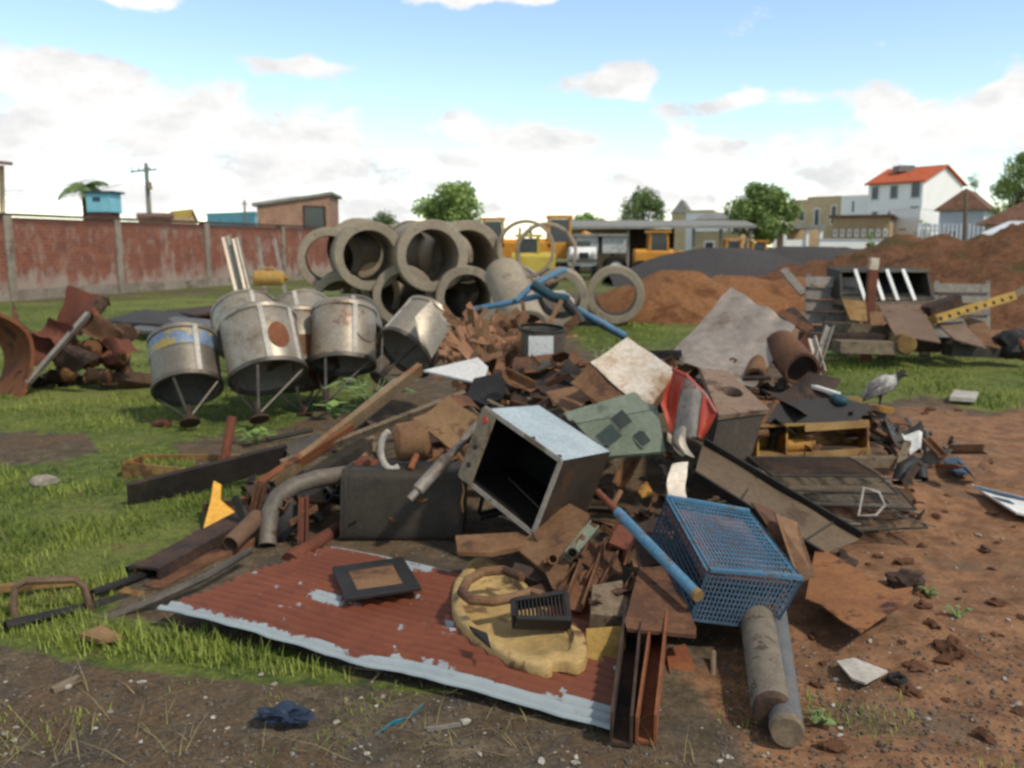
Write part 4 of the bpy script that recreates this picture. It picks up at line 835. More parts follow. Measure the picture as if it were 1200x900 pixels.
ev = [0.0]*len(so_.data.vertices)
for i in range(len(ev)):
    k = i % m_; u, v = (k % (nu+1))/nu, (k//(nu+1))/nv
    e = 1.25*max(0, 1-v/(.10+.10*u+.05*noise.noise(V((u*7, 1, 2))))); e = max(e, .75*max(0, 1-(1-v)/.12)*(1 if u < .45 else 0), .62*max(0, 1-math.hypot((u-.30)/.14, (v-.42)/.2)), .62*max(0, 1-math.hypot((u-.14)/.1, (v-.25)/.15)), .6*max(0, 1-math.hypot((u-.36)/.2, (v-.93)/.12)))
    ev[i] = min(1, e*.9)
ea.data.foreach_set('value', ev)
# black framed plate on the sheet
q = [G(389, 664, .115), G(472, 652, .10), G(494, 688, .115), G(405, 701, .12)]; c_ = sum(q, V())/4; t = thing('framed_plate', c_, 'black square frame with brown centre lying on the red sheet', 'plate')
mb = MB()
qi = [c_+(p-c_)*.62 for p in q]
for i in range(4): mb.poly([q[i], q[(i+1) % 4], qi[(i+1) % 4], qi[i]], .018, V((0,0,1)))
obj('frame', mb, BLACK, t, bevel=.003); obj('centre_panel', MB().poly([c_+(p-c_)*.615-V((0,0,.006)) for p in q], .01, V((0,0,1))), RUST_TAN, t)
# yellow fibreglass hood
out = [(573,652),(550,654),(534,676),(528,700),(536,726),(556,742),(580,760),(612,775),(646,783),(650,770),(686,778),(690,737),(650,726),(632,700),(610,676)]
for _ in range(2): out = [q for i in range(len(out)) for q in ((out[i][0]*.75+out[(i+1) % len(out)][0]*.25, out[i][1]*.75+out[(i+1) % len(out)][1]*.25), (out[i][0]*.25+out[(i+1) % len(out)][0]*.75, out[i][1]*.25+out[(i+1) % len(out)][1]*.75))]
qt = [G(x, y, .10) for i, (x, y) in enumerate(out)]; c_ = sum(qt, V())/len(qt); t = thing('machine_hood', (c_.x, c_.y, .08), 'chipped yellow machine hood lying on the red sheet', 'hood')
n_ = len(qt); mb = MB(); rings = []
for (k, dz) in ((1.0, -.05), (1.0, -.012), (.985, -.002), (.93, .003), (.84, .006), (.80, -.02), (.35, -.024)): rings.append([V((c_.x+(p.x-c_.x)*k, c_.y+(p.y-c_.y)*k, p.z+dz)) for p in qt])
vs = [p for r_ in rings for p in r_]; fs = [(i*n_+j, i*n_+(j+1) % n_, (i+1)*n_+(j+1) % n_, (i+1)*n_+j) for i in range(len(rings)-1) for j in range(n_)]+[tuple((len(rings)-1)*n_+j for j in range(n_))]
mb.add(vs, fs).dent(.009, 6); obj('shell', mb, mat('chipped_yellow', 'c4a468', 'd2b276', 3, c3='7a5c3c', rough=.65, thr3=(.53, .6), scale3=5), t, sharp=70)
q = [G(550, 733, .168), G(571, 742, .165), G(575, 757, .16), G(556, 741, .16)]; obj('slot', MB().poly(q, .012, V((0,0,1))), BLACK, t)
pts = [G(x, y, .20) for x, y in ((612,676),(590,668),(566,670),(548,680),(541,694),(552,703),(578,705),(604,700),(622,694),(640, 700))]
pts = [pts[i].lerp(pts[i+1], k/4) for i in range(len(pts)-1) for k in range(4)]
one('hose', MB().tube(pts, .021, 9), RUST_TAN, 'brown hose looped over the yellow hood', 'hose')
# radiator grille
q = [P(601,708,3.42), P(663,699,3.48), P(667,731,3.36), P(603,729,3.30)]; c_ = sum(q, V())/4; t = thing('radiator', c_-V((0,0,.05)), 'small black finned radiator between the yellow hood and rust scraps', 'radiator')
mb = MB()
for k in range(15): u = k/14; mb.beam(q[0].lerp(q[1], u), q[3].lerp(q[2], u), .006, .05, (0,-.5,1))
obj('fins', mb, BLACK, t); mb = MB()
for i in range(4): mb.beam(q[i], q[(i+1) % 4], .02, .06, (0,-.5,1))
obj('frame', mb, BLACK, t)

# ------------------------------------------------------------------ left front of the pile: beams, pipes, planks
LF = 'pipes and beams at the left of the pile'
a, b_ = P(172, 678, 4.15), P(300, 607, 5.05); one('box_beam', MB().tube([a, b_], .0).add([], []) if 0 else MB().prof(a, b_, [(-.075,-.06),(-.075,.06),(.075,.06),(.075,-.06),(.062,-.06),(.062,.047),(-.062,.047),(-.062,-.06)], (0,0,1)), RUST_DK, 'long rusty open box beam pointing at the grass, left of the tank', 'beam', LF)
a, b_ = P(178, 698, 4.05), P(345, 612, 5.1); one('box_beam', MB().beam(a, b_, .10, .09), RUST, 'second rusty beam lying under the open box beam', 'beam', LF)
one('steel_rod', MB().tube(Q([(104, 733, 3.7), (180, 704, 3.78), (240, 677, 4.0), (292, 646, 4.32)]), .018, 9), STEEL, 'long grey steel rod running along the edge of the red sheet', 'rod', LF)
a, b_ = P(142, 696, 4.0), P(186, 706, 3.98); one('wood_block', MB().beam(a, b_, .06, .05), WOOD_TAN, 'short pale wood block at the left corner of the red sheet', 'wood')
one('exhaust_pipe', MB().tube([p for p in Q([(405, 556, 5.1), (372, 561, 4.95), (345, 569, 4.85), (326, 582, 4.8), (317, 600, 4.75), (314, 618, 4.72), (313, 640, 4.65)])], .05, 14, inner=.006), mat('dirty_pipe', '6f675d', '847a6d', 4, c3='5a4638', rough=.6, metal=.2), 'bent grey exhaust pipe arching down to the red sheet', 'pipe', LF)
one('pipe_stub', MB().tube(Q([(270, 638, 4.5), (302, 606, 4.75)]), .047, 16, inner=.007), mat('tan_pipe', '8a6d55', '7a5c46', 5, c3='5a4030'), 'short tan pipe stub beside the bent exhaust pipe', 'pipe', LF)
one('old_axle', MB().tube(Q([(345, 655, 4.45), (352, 648, 4.5), (397, 620, 4.9)]), [.045, .04, .04], 14).tube(Q([(340, 659, 4.42), (352, 650, 4.5)]), .055, 14), RUST_RED, 'rusty axle stub lying beside the dark tank', 'axle')
one('rusty_post', MB().channel(P(356, 640, 4.62), P(357, 583, 4.8), .05, .03, .006, (0,-1,0)), RUST_RED, 'short upright rusty post standing on the axle stub', 'post')
for i, (a, b_, r, lb) in enumerate((((8, 757, 3.55), (232, 682, 4.25), .022, 'black pipe on the ground with its end at the left bottom'), ((110, 722, 3.9), (300, 628, 4.9), .02, 'black pipe running behind the open box beam'), ((150, 690, 4.2), (330, 600, 5.2), .018, 'thin black pipe under the dark plank'))):
    a, b_ = P(*a), P(*b_); a.z = max(a.z, .03); one('black_pipe', MB().tube([a, b_], r, 9, inner=.004), BLACK, lb, 'pipe', LF)
# bent handle frame
hp = Q([(112, 738, 3.82), (106, 716, 3.8), (99, 688, 3.8), (88, 679, 3.8), (32, 681, 3.75), (18, 688, 3.74), (15, 712, 3.72), (22, 733, 3.7), (40, 742, 3.7)])
one('bent_tube_frame', MB().tube(hp, .017, 10), mat('rusted_tube', '7d6550', '6b4f3a', 4, c3='8a837a', rough=.6, metal=.3), 'bent brown tube handle standing in the grass at the left', 'handle')
one('wood_stick', MB().beam(on(-20, 706)+V((0,0,.06)), on(92, 688)+V((0,0,.03)), .035, .03), WOOD_TAN, 'orange brown stick lying behind the bent handle', 'wood')
# planks
a, b_ = P(150, 582, 5.35), P(335, 534, 6.0); t = one('dark_plank', MB().beam(a, b_, .03, .19, (.1,-.45,1)).dent(.006, 6), mat('charred_wood', '2c2622', '3a322c', 5, c3='4a3b2e', rough=.9), 'wide dark plank jutting left out of the pile over the grass', 'plank', bevel=.004)
a, b_ = P(272, 603, 5.15), P(492, 432, 6.45); one('long_board', MB().beam(a, b_, .04, .10, (0,-.6,1)).dent(.012, 4), mat('old_board', '8b7558', '9c8464', 6, c3='8a5530', rough=.9, scale3=3, thr3=(.5, .6)), 'long weathered board rising to the tilted zinc drum', 'plank')
a, b_ = P(330, 545, 5.6), P(545, 462, 6.3); one('long_board', MB().beam(a, b_, .035, .06, (0,-.6,1)).dent(.01, 4), WOOD, 'thinner board crossing above the dark tank, orange at its end', 'plank')
a, b_ = P(392, 512, 5.9), P(470, 448, 6.5); one('long_board', MB().beam(a, b_, .12, .03, (0,-.4,1)).dent(.01, 4), WOOD_GREY, 'short grey board alongside the long weathered board', 'plank')
a, b_ = P(300, 572, 5.3), P(412, 500, 5.9); one('long_board', MB().beam(a, b_, .05, .07, (0,-.6,1)).dent(.01, 5), RUST_OR, 'reddish board tucked under the long weathered board', 'plank')
# open wooden tray behind the dark plank
x0 = P(146, 541, 6.15); t = thing('wooden_tray', (x0.x, x0.y, .1), 'open orange brown wooden tray behind the dark plank', 'tray')
q = Q([(145, 541, 6.05), (248, 551, 5.95), (300, 533, 6.5), (172, 533, 6.6)]); dz = V((0,0,-.15))
for i in range(4): obj('side_board', MB().poly([q[i], q[(i+1) % 4], q[(i+1) % 4]+dz, q[i]+dz], .02), YEL_OR if i % 2 else WOOD_TAN, t)
obj('bottom_board', MB().poly([p+dz*.97 for p in q], .01, V((0,0,1))), RUST_DK, t)
one('red_post', MB().tube(Q([(262, 545, 6.3), (272, 488, 6.4)]), .034, 12, inner=.006), RUST_RED, 'short red upright pipe behind the dark plank', 'post')
out = Q([(250, 563, 5.1), (259, 568, 5.1), (258, 586, 5.05), (276, 601, 5.0), (246, 625, 4.85), (237, 622, 4.85), (246, 588, 5.0)]); one('yellow_bracket', MB().poly(out, .05, V((.2,-1,.3))), mat('machine_bracket_yellow', 'd09428', 'd9a23a', 4, c3='8a5a2a', rough=.55, thr3=(.6, .7)), 'bright yellow triangular bracket propped among the beams', 'bracket', bevel=.006)
one('steel_rod', MB().tube(Q([(313, 515, 5.9), (365, 504, 6.2)]), .018, 8), DARK, 'dark short rod lying above the dark plank', 'rod')
a = Q([(330, 522, 6.0), (372, 508, 6.3), (376, 522, 6.1), (340, 536, 5.9)]); one('metal_offcut', MB().poly(a, .008), STEEL, 'small grey sheet offcut beside the long weathered board', 'sheet metal')

# dark tank
q = Q([(401, 566, 4.85), (543, 563, 4.85), (544, 655, 4.62), (398, 648, 4.62)]); dp = V((.0, .42, .08)); qb = [p+dp for p in q]; c_ = sum(q, V())/4
t = thing('fuel_tank', (c_.x, c_.y+.2, .05), 'dark grey oblong metal tank lying behind the red sheet', 'tank')
mb = MB(); w_ = (q[1]-q[0]); h = (q[0]-q[3]); pr = []
hh, dd = h.length/2, .21
for (cx_, cy_) in ((1, 1), (-1, 1), (-1, -1), (1, -1)):
    for k in range(5):
        an = {(1,1):0,(-1,1):90,(-1,-1):180,(1,-1):270}[(cx_,cy_)]+k*22.5; pr.append((cx_*(dd-.05)+.05*cos(R(an)), cy_*(hh-.05)+.05*sin(R(an))))
ce = (q[0]+q[3])/2+dp/2; cf = (q[1]+q[2])/2+dp/2
mb.prof(ce, cf, pr, (0,.1,1)).dent(.012, 5); obj('tank_body', mb, mat('sooty_steel', '33302b', '443d33', 2.5, c3='5c4a38', rough=.65, metal=.2, thr3=(.55, .72), scale3=2), t, sharp=50)
for f in (.03, .97): p0 = ce.lerp(cf, f); obj('end_rim', MB().prof(p0, p0+(cf-ce).normalized()*.014, [(x*1.03, y*1.03) for x, y in pr], (0,.1,1)), DARK, t)
p0 = P(415, 560, 4.9); obj('filler_cap', MB().lathe(p0, (0,-.1,1), [(0, .05), (.03, .05), (.035, .04), (.035, .001)], 16), RUST_DK, t)

# the open steel cabinet
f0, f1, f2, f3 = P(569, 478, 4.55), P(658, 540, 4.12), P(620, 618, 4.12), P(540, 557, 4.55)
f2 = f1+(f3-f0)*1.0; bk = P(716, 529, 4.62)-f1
t = thing('steel_cabinet', ((f0+f2)/2+bk/2)-V((0,0,.35)), 'tilted open steel cabinet with pale blue top and inside painted black as shade', 'cabinet')
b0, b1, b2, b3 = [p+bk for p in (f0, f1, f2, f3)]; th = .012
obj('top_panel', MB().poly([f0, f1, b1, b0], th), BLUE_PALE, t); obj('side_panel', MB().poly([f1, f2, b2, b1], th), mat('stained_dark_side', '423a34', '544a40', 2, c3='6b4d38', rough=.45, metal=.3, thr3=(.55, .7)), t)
obj('side_panel', MB().poly([f3, f0, b0, b3], th), BLACK, t); obj('bottom_panel', MB().poly([f2, f3, b3, b2], th), BLACK, t); obj('back_panel', MB().poly([b0, b1, b2, b3], th), BLACK, t)  # shade of the open interior painted on as black panels
nf = (f1-f0).cross(f3-f0).normalized(); nf = -nf if nf.dot(bk) > 0 else nf
e1 = (f1-f0).normalized(); e2 = (f3-f0).normalized()
mb = MB(); w_ = .022
for a, b_ in ((f0, f1), (f1, f2), (f2, f3)): mb.beam(a+nf*.004, b_+nf*.004, w_, .012, nf)
obj('front_frame', mb, mat('pale_frame', '8d8478', '9b9184', 4, c3='6b5a48', rough=.5), t)
obj('control_strip', MB().poly([f0+nf*.008, f0+e1*.105+nf*.008, f3+e1*.105+nf*.008, f3+nf*.008], .014), mat('strip_paint', '8f806a', '9b8a70', 4, c3='6e5842', rough=.6), t)
for (k, m, r) in ((.13, RED, .022), (.52, BLACK, .017), (.78, BLACK, .017)):
    p = f0.lerp(f3, k)+e1*.05+nf*.008; obj('knob', MB().lathe(p, nf, [(0, r*1.25), (.006, r*1.25), (.008, r), (.02, r*.8), (.02, .001)], 16), m, t)
for p in (f0+e1*.02, f0+e1*.62*(f1-f0).length, f1-e1*.03, b0+e1*.03, b1-e1*.04): obj('hinge_bolt', MB().lathe(p+bk*.03, V((0,.2,1)), [(0, .014), (.014, .012), (.014, .001)], 10), BLACK, t)
one('steel_rod', MB().tube([f3.lerp(f2, .25)+bk*.5-e2*.03, f3.lerp(f2, .85)+bk*.35-e2*.035], .006, 7), STEEL, 'thin rod lying inside the open steel cabinet', 'rod')
# pale cylinder in front of the cabinet
a, b_ = P(561, 497, 4.75), P(480, 585, 4.5); one('shock_absorber', MB().tube([a, a.lerp(b_, .45), a.lerp(b_, .46), a.lerp(b_, .88), a.lerp(b_, .9), b_], [.022, .022, .034, .034, .02, .02], 12), mat('chalky_pipe', 'a29a90', '867a6e', 4, c3='5c5148', rough=.6, metal=.3), 'pale shock absorber tube resting between tank and cabinet', 'shock absorber')
one('cable', MB().tube(Q([(541, 560, 4.55), (544, 575, 4.5), (541, 588, 4.5), (543, 600, 4.5)]), .006, 6), WOOD_TAN, 'short pale cable hanging in front of the dark tank', 'cable')
# brown board, small motor with hoop
a = Q([(482, 490, 5.1), (527, 465, 5.4), (561, 492, 5.1), (532, 531, 4.85)]); one('board_offcut', MB().grid(a, 6, 6, lambda u, v: .03*sin(u*3), .012).dent(.012, 6), CARD, 'square brown board offcut above the dark tank', 'board')
c_ = P(487, 520, 5.0); t = thing('old_motor', c_-V((0,0,.1)), 'tan rusty motor with white hoop on top of the dark tank', 'motor')
obj('motor_body', MB().lathe(c_-V((.12,0,0)), V((1,.2,.15)), [(0, .02), (0, .09), (.03, .11), (.16, .11), (.2, .08), (.2, .02)], 16).dent(.01, 9), RUST_TAN, t)
hp = [P(462+14*cos(a_)-2, 527+23*sin(a_), 4.85) for a_ in [R(60+k*24) for k in range(9)]]; obj('hoop', MB().tube(hp, .018, 9), CONC_LT, t)
obj('shaft', MB().tube(Q([(481, 550, 4.8), (485, 540, 4.85), (488, 534, 4.9)]), .018, 9), RUST_OR, t)
one('red_scrap', MB().blob(P(430, 548, 5.0), (.09, .07, .06), 4, .5, 3), RUST_RED, 'red rusty lump on the left end of the dark tank', 'scrap')

# ------------------------------------------------------------------ scrap heap core: many small individual pieces
def shard(c, size, m, name, label, group, seed, cat='scrap'):
    rs = random.Random(seed); k = rs.choice((0, 0, 1, 1, 2, 3, 4)); c = V(c)
    d = V((rs.uniform(-1, 1), rs.uniform(-1, 1), rs.uniform(-.5, .6))).normalized(); up = V((rs.uniform(-.7, .7), rs.uniform(-.9, .3), 1)).normalized(); s = size; mb = MB()
    if k == 0:
        u = d; v = up.cross(u).normalized(); n_ = rs.randint(4, 6)
        mb.poly([c+u*cos(2*pi*i/n_+rs.uniform(-.3, .3))*s*rs.uniform(.5, .8)+v*sin(2*pi*i/n_)*s*rs.uniform(.3, .6) for i in range(n_)], .008)
    elif k == 1:
        u = d; v = up.cross(u).normalized(); a = [c-u*s*.6-v*s*.25, c+u*s*.6-v*s*.3, c+u*s*.55+v*s*.25, c-u*s*.5+v*s*.3]; q = rs.uniform(-.3, .3)*s; mb.grid(a, 6, 4, lambda x, y: q*sin(x*3)+q*.5*y*y, .005).dent(.02*s*3, 7, seed)
    elif k == 2: mb.angle(c-d*s*.8, c+d*s*.8, s*.3, .007, up)
    elif k == 3: mb.channel(c-d*s*.7, c+d*s*.7, s*.32, s*.2, .008, up)
    else: mb.tube([c-d*s*.8, c+d*s*.8], s*.14, 10, inner=.006)
    return obj(name, mb, m, None, label, cat, group)
def scatter(n, x0, x1, y0, y1, zf, size, ms, name, label, group, seed):
    rs = random.Random(seed)
    for i in range(n):
        x, y = rs.uniform(x0, x1), rs.uniform(y0, y1); z = gz1(x, y)+zf(x, y)*rs.uniform(.35, 1)+.02
        shard((x, y, z), rs.uniform(*size), rs.choice(ms), name, label, group, seed*1000+i)
hump = lambda x, y: .42*max(0, 1-((x-.7)/1.7)**2-((y-6.4)/1.5)**2)+.03
scatter(165, -.6, 2.0, 5.2, 7.6, hump, (.10, .26), [SCRAP, SCRAP, RUST_DK, RUST, DARK, RUST_TAN], 'scrap_fragment', 'small rusty fragment among the jumbled core of the scrap pile', 'rusty fragments in the core of the pile', 21)
scatter(130, 1.3, 3.15, 5.6, 7.6, lambda x, y: .24, (.07, .2), [SCRAP, RUST_DK, DARK, RUST, STEEL], 'metal_fragment', 'small dark fragment in the low heap on the right of the pile', 'dark fragments in the low right heap', 22)
scatter(40, -.75, .6, 4.75, 5.4, lambda x, y: .22, (.07, .18), [RUST_DK, DARK, SCRAP, BLACK], 'scrap_fragment', 'small dark fragment wedged around the dark tank and steel cabinet', 'dark fragments around the tank', 23)
scatter(34, .3, 1.3, 3.9, 4.9, lambda x, y: .16, (.06, .16), [RUST_DK, RUST, SCRAP, RUST_TAN], 'scrap_fragment', 'small rusty fragment packed behind the brown plates in front', 'rusty fragments behind the front plates', 24)
scatter(34, -1.75, -.8, 4.7, 5.7, lambda x, y: .12, (.08, .22), [RUST_DK, DARK, RUST, BLACK], 'beam_offcut', 'dark offcut packed among the beams left of the dark tank', 'dark offcuts among the left beams', 25)
for i, (a, b_, w_, m) in enumerate((((196, 694, 4.2), (352, 622, 5.1), .07, RUST_DK), ((250, 640, 4.7), (398, 566, 5.4), .09, DARK), ((225, 660, 4.5), (330, 590, 5.3), .06, RUST), ((300, 600, 5.1), (430, 520, 5.9), .1, DARK))): one('box_beam', MB().beam(P(*a), P(*b_), w_, .07), m, ['dark thin beam lowest beside the red sheet edge', 'dark broad beam running behind the bent exhaust pipe', 'rusty thin beam just behind the open box beam', 'dark beam rising behind the long weathered board'][i], 'beam', LF)
scatter(44, -1.25, -.1, 5.25, 6.5, lambda x, y: .26, (.08, .22), [RUST_DK, DARK, SCRAP, RUST, WOOD], 'board_offcut', 'dark offcut under the crossing boards above the dark tank', 'offcuts under the crossing boards', 27)
# reddish brown strip heap in the middle distance
rs = random.Random(5)
for i in range(120):
    px = rs.gauss(572, 26); py = rs.uniform(384, 434); D = 8.3-(py-384)/50*.8+rs.uniform(-.2, .2)
    if px < 530+max(0, 408-py)*.5: px = 540+rs.uniform(0, 40)
    c = P(px, py, D); d = V((rs.uniform(-1, 1), rs.uniform(-.6, .3), rs.uniform(-.8, .9))).normalized(); ln = rs.uniform(.14, .36); b = V((rs.uniform(-1, 1), rs.uniform(-1, 0), rs.uniform(-1, 1)))*.05
    mb = MB(); pts = [c-d*ln, c-d*ln*.3+b, c+d*ln*.4+b, c+d*ln]
    for a_, b_ in zip(pts[:-1], pts[1:]): mb.beam(a_, b_, rs.uniform(.03, .085), .006, (rs.uniform(-.4, .4), -1, .4))
    mb.dent(.03, 8, i); one('bark_strip', mb, rs.choice([RUST_TAN, mat('brown_strip', 'a87a5a', 'b98a68', 4, c3='7a523a', rough=.85, rnd=.3) if i == 0 else bpy.data.materials['brown_strip']]) if i else mat('brown_strip', 'a87a5a', 'b98a68', 4, c3='7a523a', rough=.85, rnd=.3), 'bent reddish brown strip in the heap below the blue tube frame', 'strip', 'reddish brown strips in the heap')
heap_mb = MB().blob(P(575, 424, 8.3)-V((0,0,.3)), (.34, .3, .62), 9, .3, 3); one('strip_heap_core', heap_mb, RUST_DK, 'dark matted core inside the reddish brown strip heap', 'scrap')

# ------------------------------------------------------------------ middle of the pile
a = Q([(496, 436, 7.0), (560, 421, 7.3), (572, 432, 7.1), (566, 452, 6.7)]); one('white_board', MB().poly(a, .015), WHITE, 'clean white board offcut in the middle of the pile', 'board')
a = Q([(546, 466, 6.4), (556, 446, 6.6), (594, 436, 6.6), (592, 468, 6.3), (570, 476, 6.2)]); one('black_sheet', MB().poly(a, .012).dent(.02, 6), BLACK, 'dark curled sheet just below the white board', 'sheet metal')
c_ = P(634, 405, 7.4); t = thing('steel_drum', c_-V((0,0,.17)), 'grey steel bin with square white label in the pile', 'bin')
obj('bin_body', MB().lathe(c_-V((0,0,.17)), (.05,-.1,1), [(0, .001), (0, .16), (.01, .17), (.3, .185), (.3, .18), (.02, .165), (.02, .001)], 24).dent(.01, 6), STEEL, t); obj('bin_rim', MB().lathe(c_+V((.006,-.013,.125)), (.05,-.1,1), [(0, .188), (.0, .198), (.03, .198), (.03, .182)], 24), DARK, t)
d = (EYE-c_); d.z = 0; d.normalize(); s_ = d.cross(V((0,0,1))); p = c_+d*.215; obj('label_plate', MB().box(p, s_*.10, d*.008, V((0,0,.10))), WHITE, t)
c_ = P(622, 434, 6.9); one('grey_can', MB().lathe(c_, (.9, -.3, .1), [(0, .001), (0, .07), (.2, .075), (.2, .06), (.02, .055)], 18), STEEL, 'small grey can below the labelled steel bin', 'can')
# blue tube frame
t = thing('tube_frame', P(640, 372, 10.4)-V((0,0,.3)), 'crossed blue tube frame with black joints lying behind the pile', 'frame')
bl = lambda pts, r, m=BLUE, nm='tube': obj(nm, MB().tube(Q(pts), r, 10), m, t)
bl([(553, 363, 10.4), (600, 354, 10.4), (640, 345, 10.4), (664, 347, 10.5)], .035); bl([(604, 353, 10.35), (626, 333, 10.5), (654, 319, 10.9), (662, 316, 11)], .035)
bl([(628, 336, 10.6), (660, 354, 10.4), (690, 372, 10.3), (733, 395, 10.1)], .042, TEAL); bl([(676, 362, 10.2), (733, 394, 10.0)], .038)
bl([(624, 333, 10.3), (648, 348, 10.25), (666, 352, 10.2)], .06, TEAL, 'joint_sleeve'); bl([(664, 356, 10.1), (674, 366, 10.05), (682, 379, 10.0)], .06, BLACK, 'joint_sleeve')
bl([(638, 344, 10.4), (660, 343, 10.6), (670, 352, 10.7), (671, 362, 10.7)], .03, CONC_LT, 'wheel_guard')
# white stained fridge panel
f = Q([(736, 396, 5.9), (791, 437, 5.55), (757, 484, 5.35), (692, 427, 5.7)]); n_ = (f[1]-f[0]).cross(f[3]-f[0]).normalized(); n_ = n_ if n_.y < 0 else -n_
t = thing('fridge_door', sum(f, V())/4-V((0,0,.3)), 'stained white fridge door leaning back in the middle of the pile', 'fridge door'); obj('door_panel', MB().grid(f, 8, 8, lambda u, v: .02*sin(u*3)*sin(v*3), .012).dent(.012, 5), WHITE_RUST, t)
obj('door_edge', MB().poly([p-n_*.02 for p in f], .06, n_), RUST_TAN, t)
a = Q([(690, 428, 5.65), (756, 486, 5.3), (735, 492, 5.25), (668, 450, 5.6)]); one('brown_sheet', MB().grid(a, 6, 4, None, .01).dent(.02, 5), RUST_TAN, 'brown panel strip below the stained white fridge door', 'panel')
# grey green panel with two square cut-outs
g = Q([(665, 484, 5.15), (771, 482, 5.0), (780, 532, 4.75), (709, 538, 4.75)]); n_ = (g[1]-g[0]).cross(g[3]-g[0]).normalized(); n_ = n_ if n_.y < 0 else -n_
t = thing('switch_panel', sum(g, V())/4-V((0,0,.3)), 'grey green sheet metal switch panel with two dark square openings', 'panel')
obj('panel_face', MB().poly([P(676, 500, 5.05), P(771, 483, 5.0), P(780, 532, 4.75), P(709, 538, 4.75), P(694, 520, 4.9)], .02), GREENGREY, t)
fr = Q([(660, 486, 5.2), (744, 461, 5.3), (771, 481, 5.02), (676, 498, 5.07)]); obj('top_flange', MB().grid(fr, 8, 6, lambda u, v: .018*(1 if .3 < v < .55 else 0), .012), GREENGREY, t)
for (x, y) in ((728, 493), (754, 513)):
    q = Q([(x-13, y-1, 0), (x+1, y-12, 0), (x+14, y+2, 0), (x, y+12, 0)], 4.9) if 0 else [P(x-13, y-1, 4.90), P(x+1, y-12, 4.96), P(x+13, y+2, 4.88), P(x-1, y+12, 4.80)]
    q = [p+(EYE-p).normalized()*.03 for p in q]; c_ = sum(q, V())/4
    f_ = MB(); 
    for i in range(4): f_.beam(q[i], q[(i+1) % 4], .008, .012, n_)
    fo = obj('window_frame', f_, GREENGREY, t); obj('dark_pane', MB().poly([c_+(p-c_)*.97 for p in q], .01), mat('smoked_pane', '2f3530', '3a403a', 3, rough=.35) if (x, y) == (728, 493) else bpy.data.materials['smoked_pane'], fo)
# red dented hopper
t = thing('dented_bin', P(806, 520, 4.9), 'dented red painted metal bin with grey inside, standing before the grey hopper', 'bin')
RB = mat('scuffed_red', 'b03c26', 'bf4a30', 4, c3='857a72', rough=.5, thr3=(.56, .62), scale3=6)
obj('side_lobe', MB().grid(Q([(774, 474, 4.95), (789, 433, 5.05), (803, 441, 4.92), (786, 509, 4.85)]), 8, 8, lambda u, v: .05*sin(u*3.1)*sin(v*3.1), .01).dent(.012, 8), RB, t)
obj('front_face', MB().grid(Q([(803, 441, 4.925), (824, 462, 4.9), (821, 512, 4.8), (787, 509, 4.855)]), 8, 8, lambda u, v: -.03*sin(u*3.1), .01).dent(.015, 7), mat('scraped_grey', '857d76', '9a928a', 5, c3='96452f', rough=.5, metal=.3, thr3=(.56, .62), scale3=7), t)
obj('edge_band', MB().grid(Q([(823, 461, 4.89), (839, 484, 4.83), (824, 517, 4.78), (818, 512, 4.79)]), 6, 6, lambda u, v: .02*sin(u*3.1), .012).dent(.01, 8), RB, t)
obj('back_face', MB().poly(Q([(789, 434, 5.2), (806, 440, 5.2), (838, 484, 5.05), (822, 514, 4.98), (785, 508, 5.05)]), .01), DARK, t)
obj('rim', MB().tube(Q([(789, 433, 5.05), (804, 440, 4.92), (825, 461, 4.9), (839, 484, 4.83)]), .012, 8), RB, t)
one('crumpled_sheet', MB().grid(Q([(778, 505, 4.8), (806, 505, 4.75), (815, 535, 4.65), (788, 530, 4.65)]), 8, 8, lambda u, v: .03*sin(u*6), .004).dent(.04, 9), GALV, 'crumpled pale sheet under the dented red bin', 'sheet metal')
one('white_bent_panel', MB().grid(Q([(788, 545, 4.45), (806, 541, 4.5), (806, 585, 4.3), (782, 583, 4.3)]), 6, 8, lambda u, v: .03*sin(v*3), .005).dent(.015, 7), WHITE_RUST, 'bent cream white panel end behind the blue cage', 'panel')
# grey hopper with flange
T = Q([(822, 434, 5.75), (852, 437, 5.8), (898, 479, 5.2), (843, 486, 5.05)]); Fb = [P(832, 535, 5.0), P(878, 541, 5.12)]
Bq = [T[0]+V((.06,-.03,-.34)), T[1]+V((-.05,-.03,-.34)), Fb[1], Fb[0]]
t = thing('feed_hopper', (T[3].x, T[3].y, Fb[0].z), 'dark tapered metal hopper with tan flange and round hole', 'hopper')
mb = MB(); mb.add(T+Bq, [(3,2,6,7), (0,3,7,4), (2,1,5,6), (1,0,4,5), (4,7,6,5)]); obj('hopper_body', mb, mat('dark_hopper', '4a4239', '564c41', 3, c3='6e5844', rough=.7, metal=.2, thr3=(.55, .7)), t)
cen = sum(T, V())/4; up = (T[1]-T[0]).cross(T[3]-T[0]).normalized(); up = up if up.z > 0 else -up
hole = [cen+((T[1]-T[0]).normalized()*cos(2*pi*i/16)*.075+(T[3]-T[0]).normalized()*sin(2*pi*i/16)*.09)+(T[2]-T[0])*.06 for i in range(16)]
sq = []
for i in range(16):
    a_ = 2*pi*i/16; m_ = max(abs(cos(a_)), abs(sin(a_))); u_, v_ = .5+.5*cos(a_)/m_, .5+.5*sin(a_)/m_; sq.append(T[0]*(1-u_)*(1-v_)+T[1]*u_*(1-v_)+T[2]*u_*v_+T[3]*(1-u_)*v_)
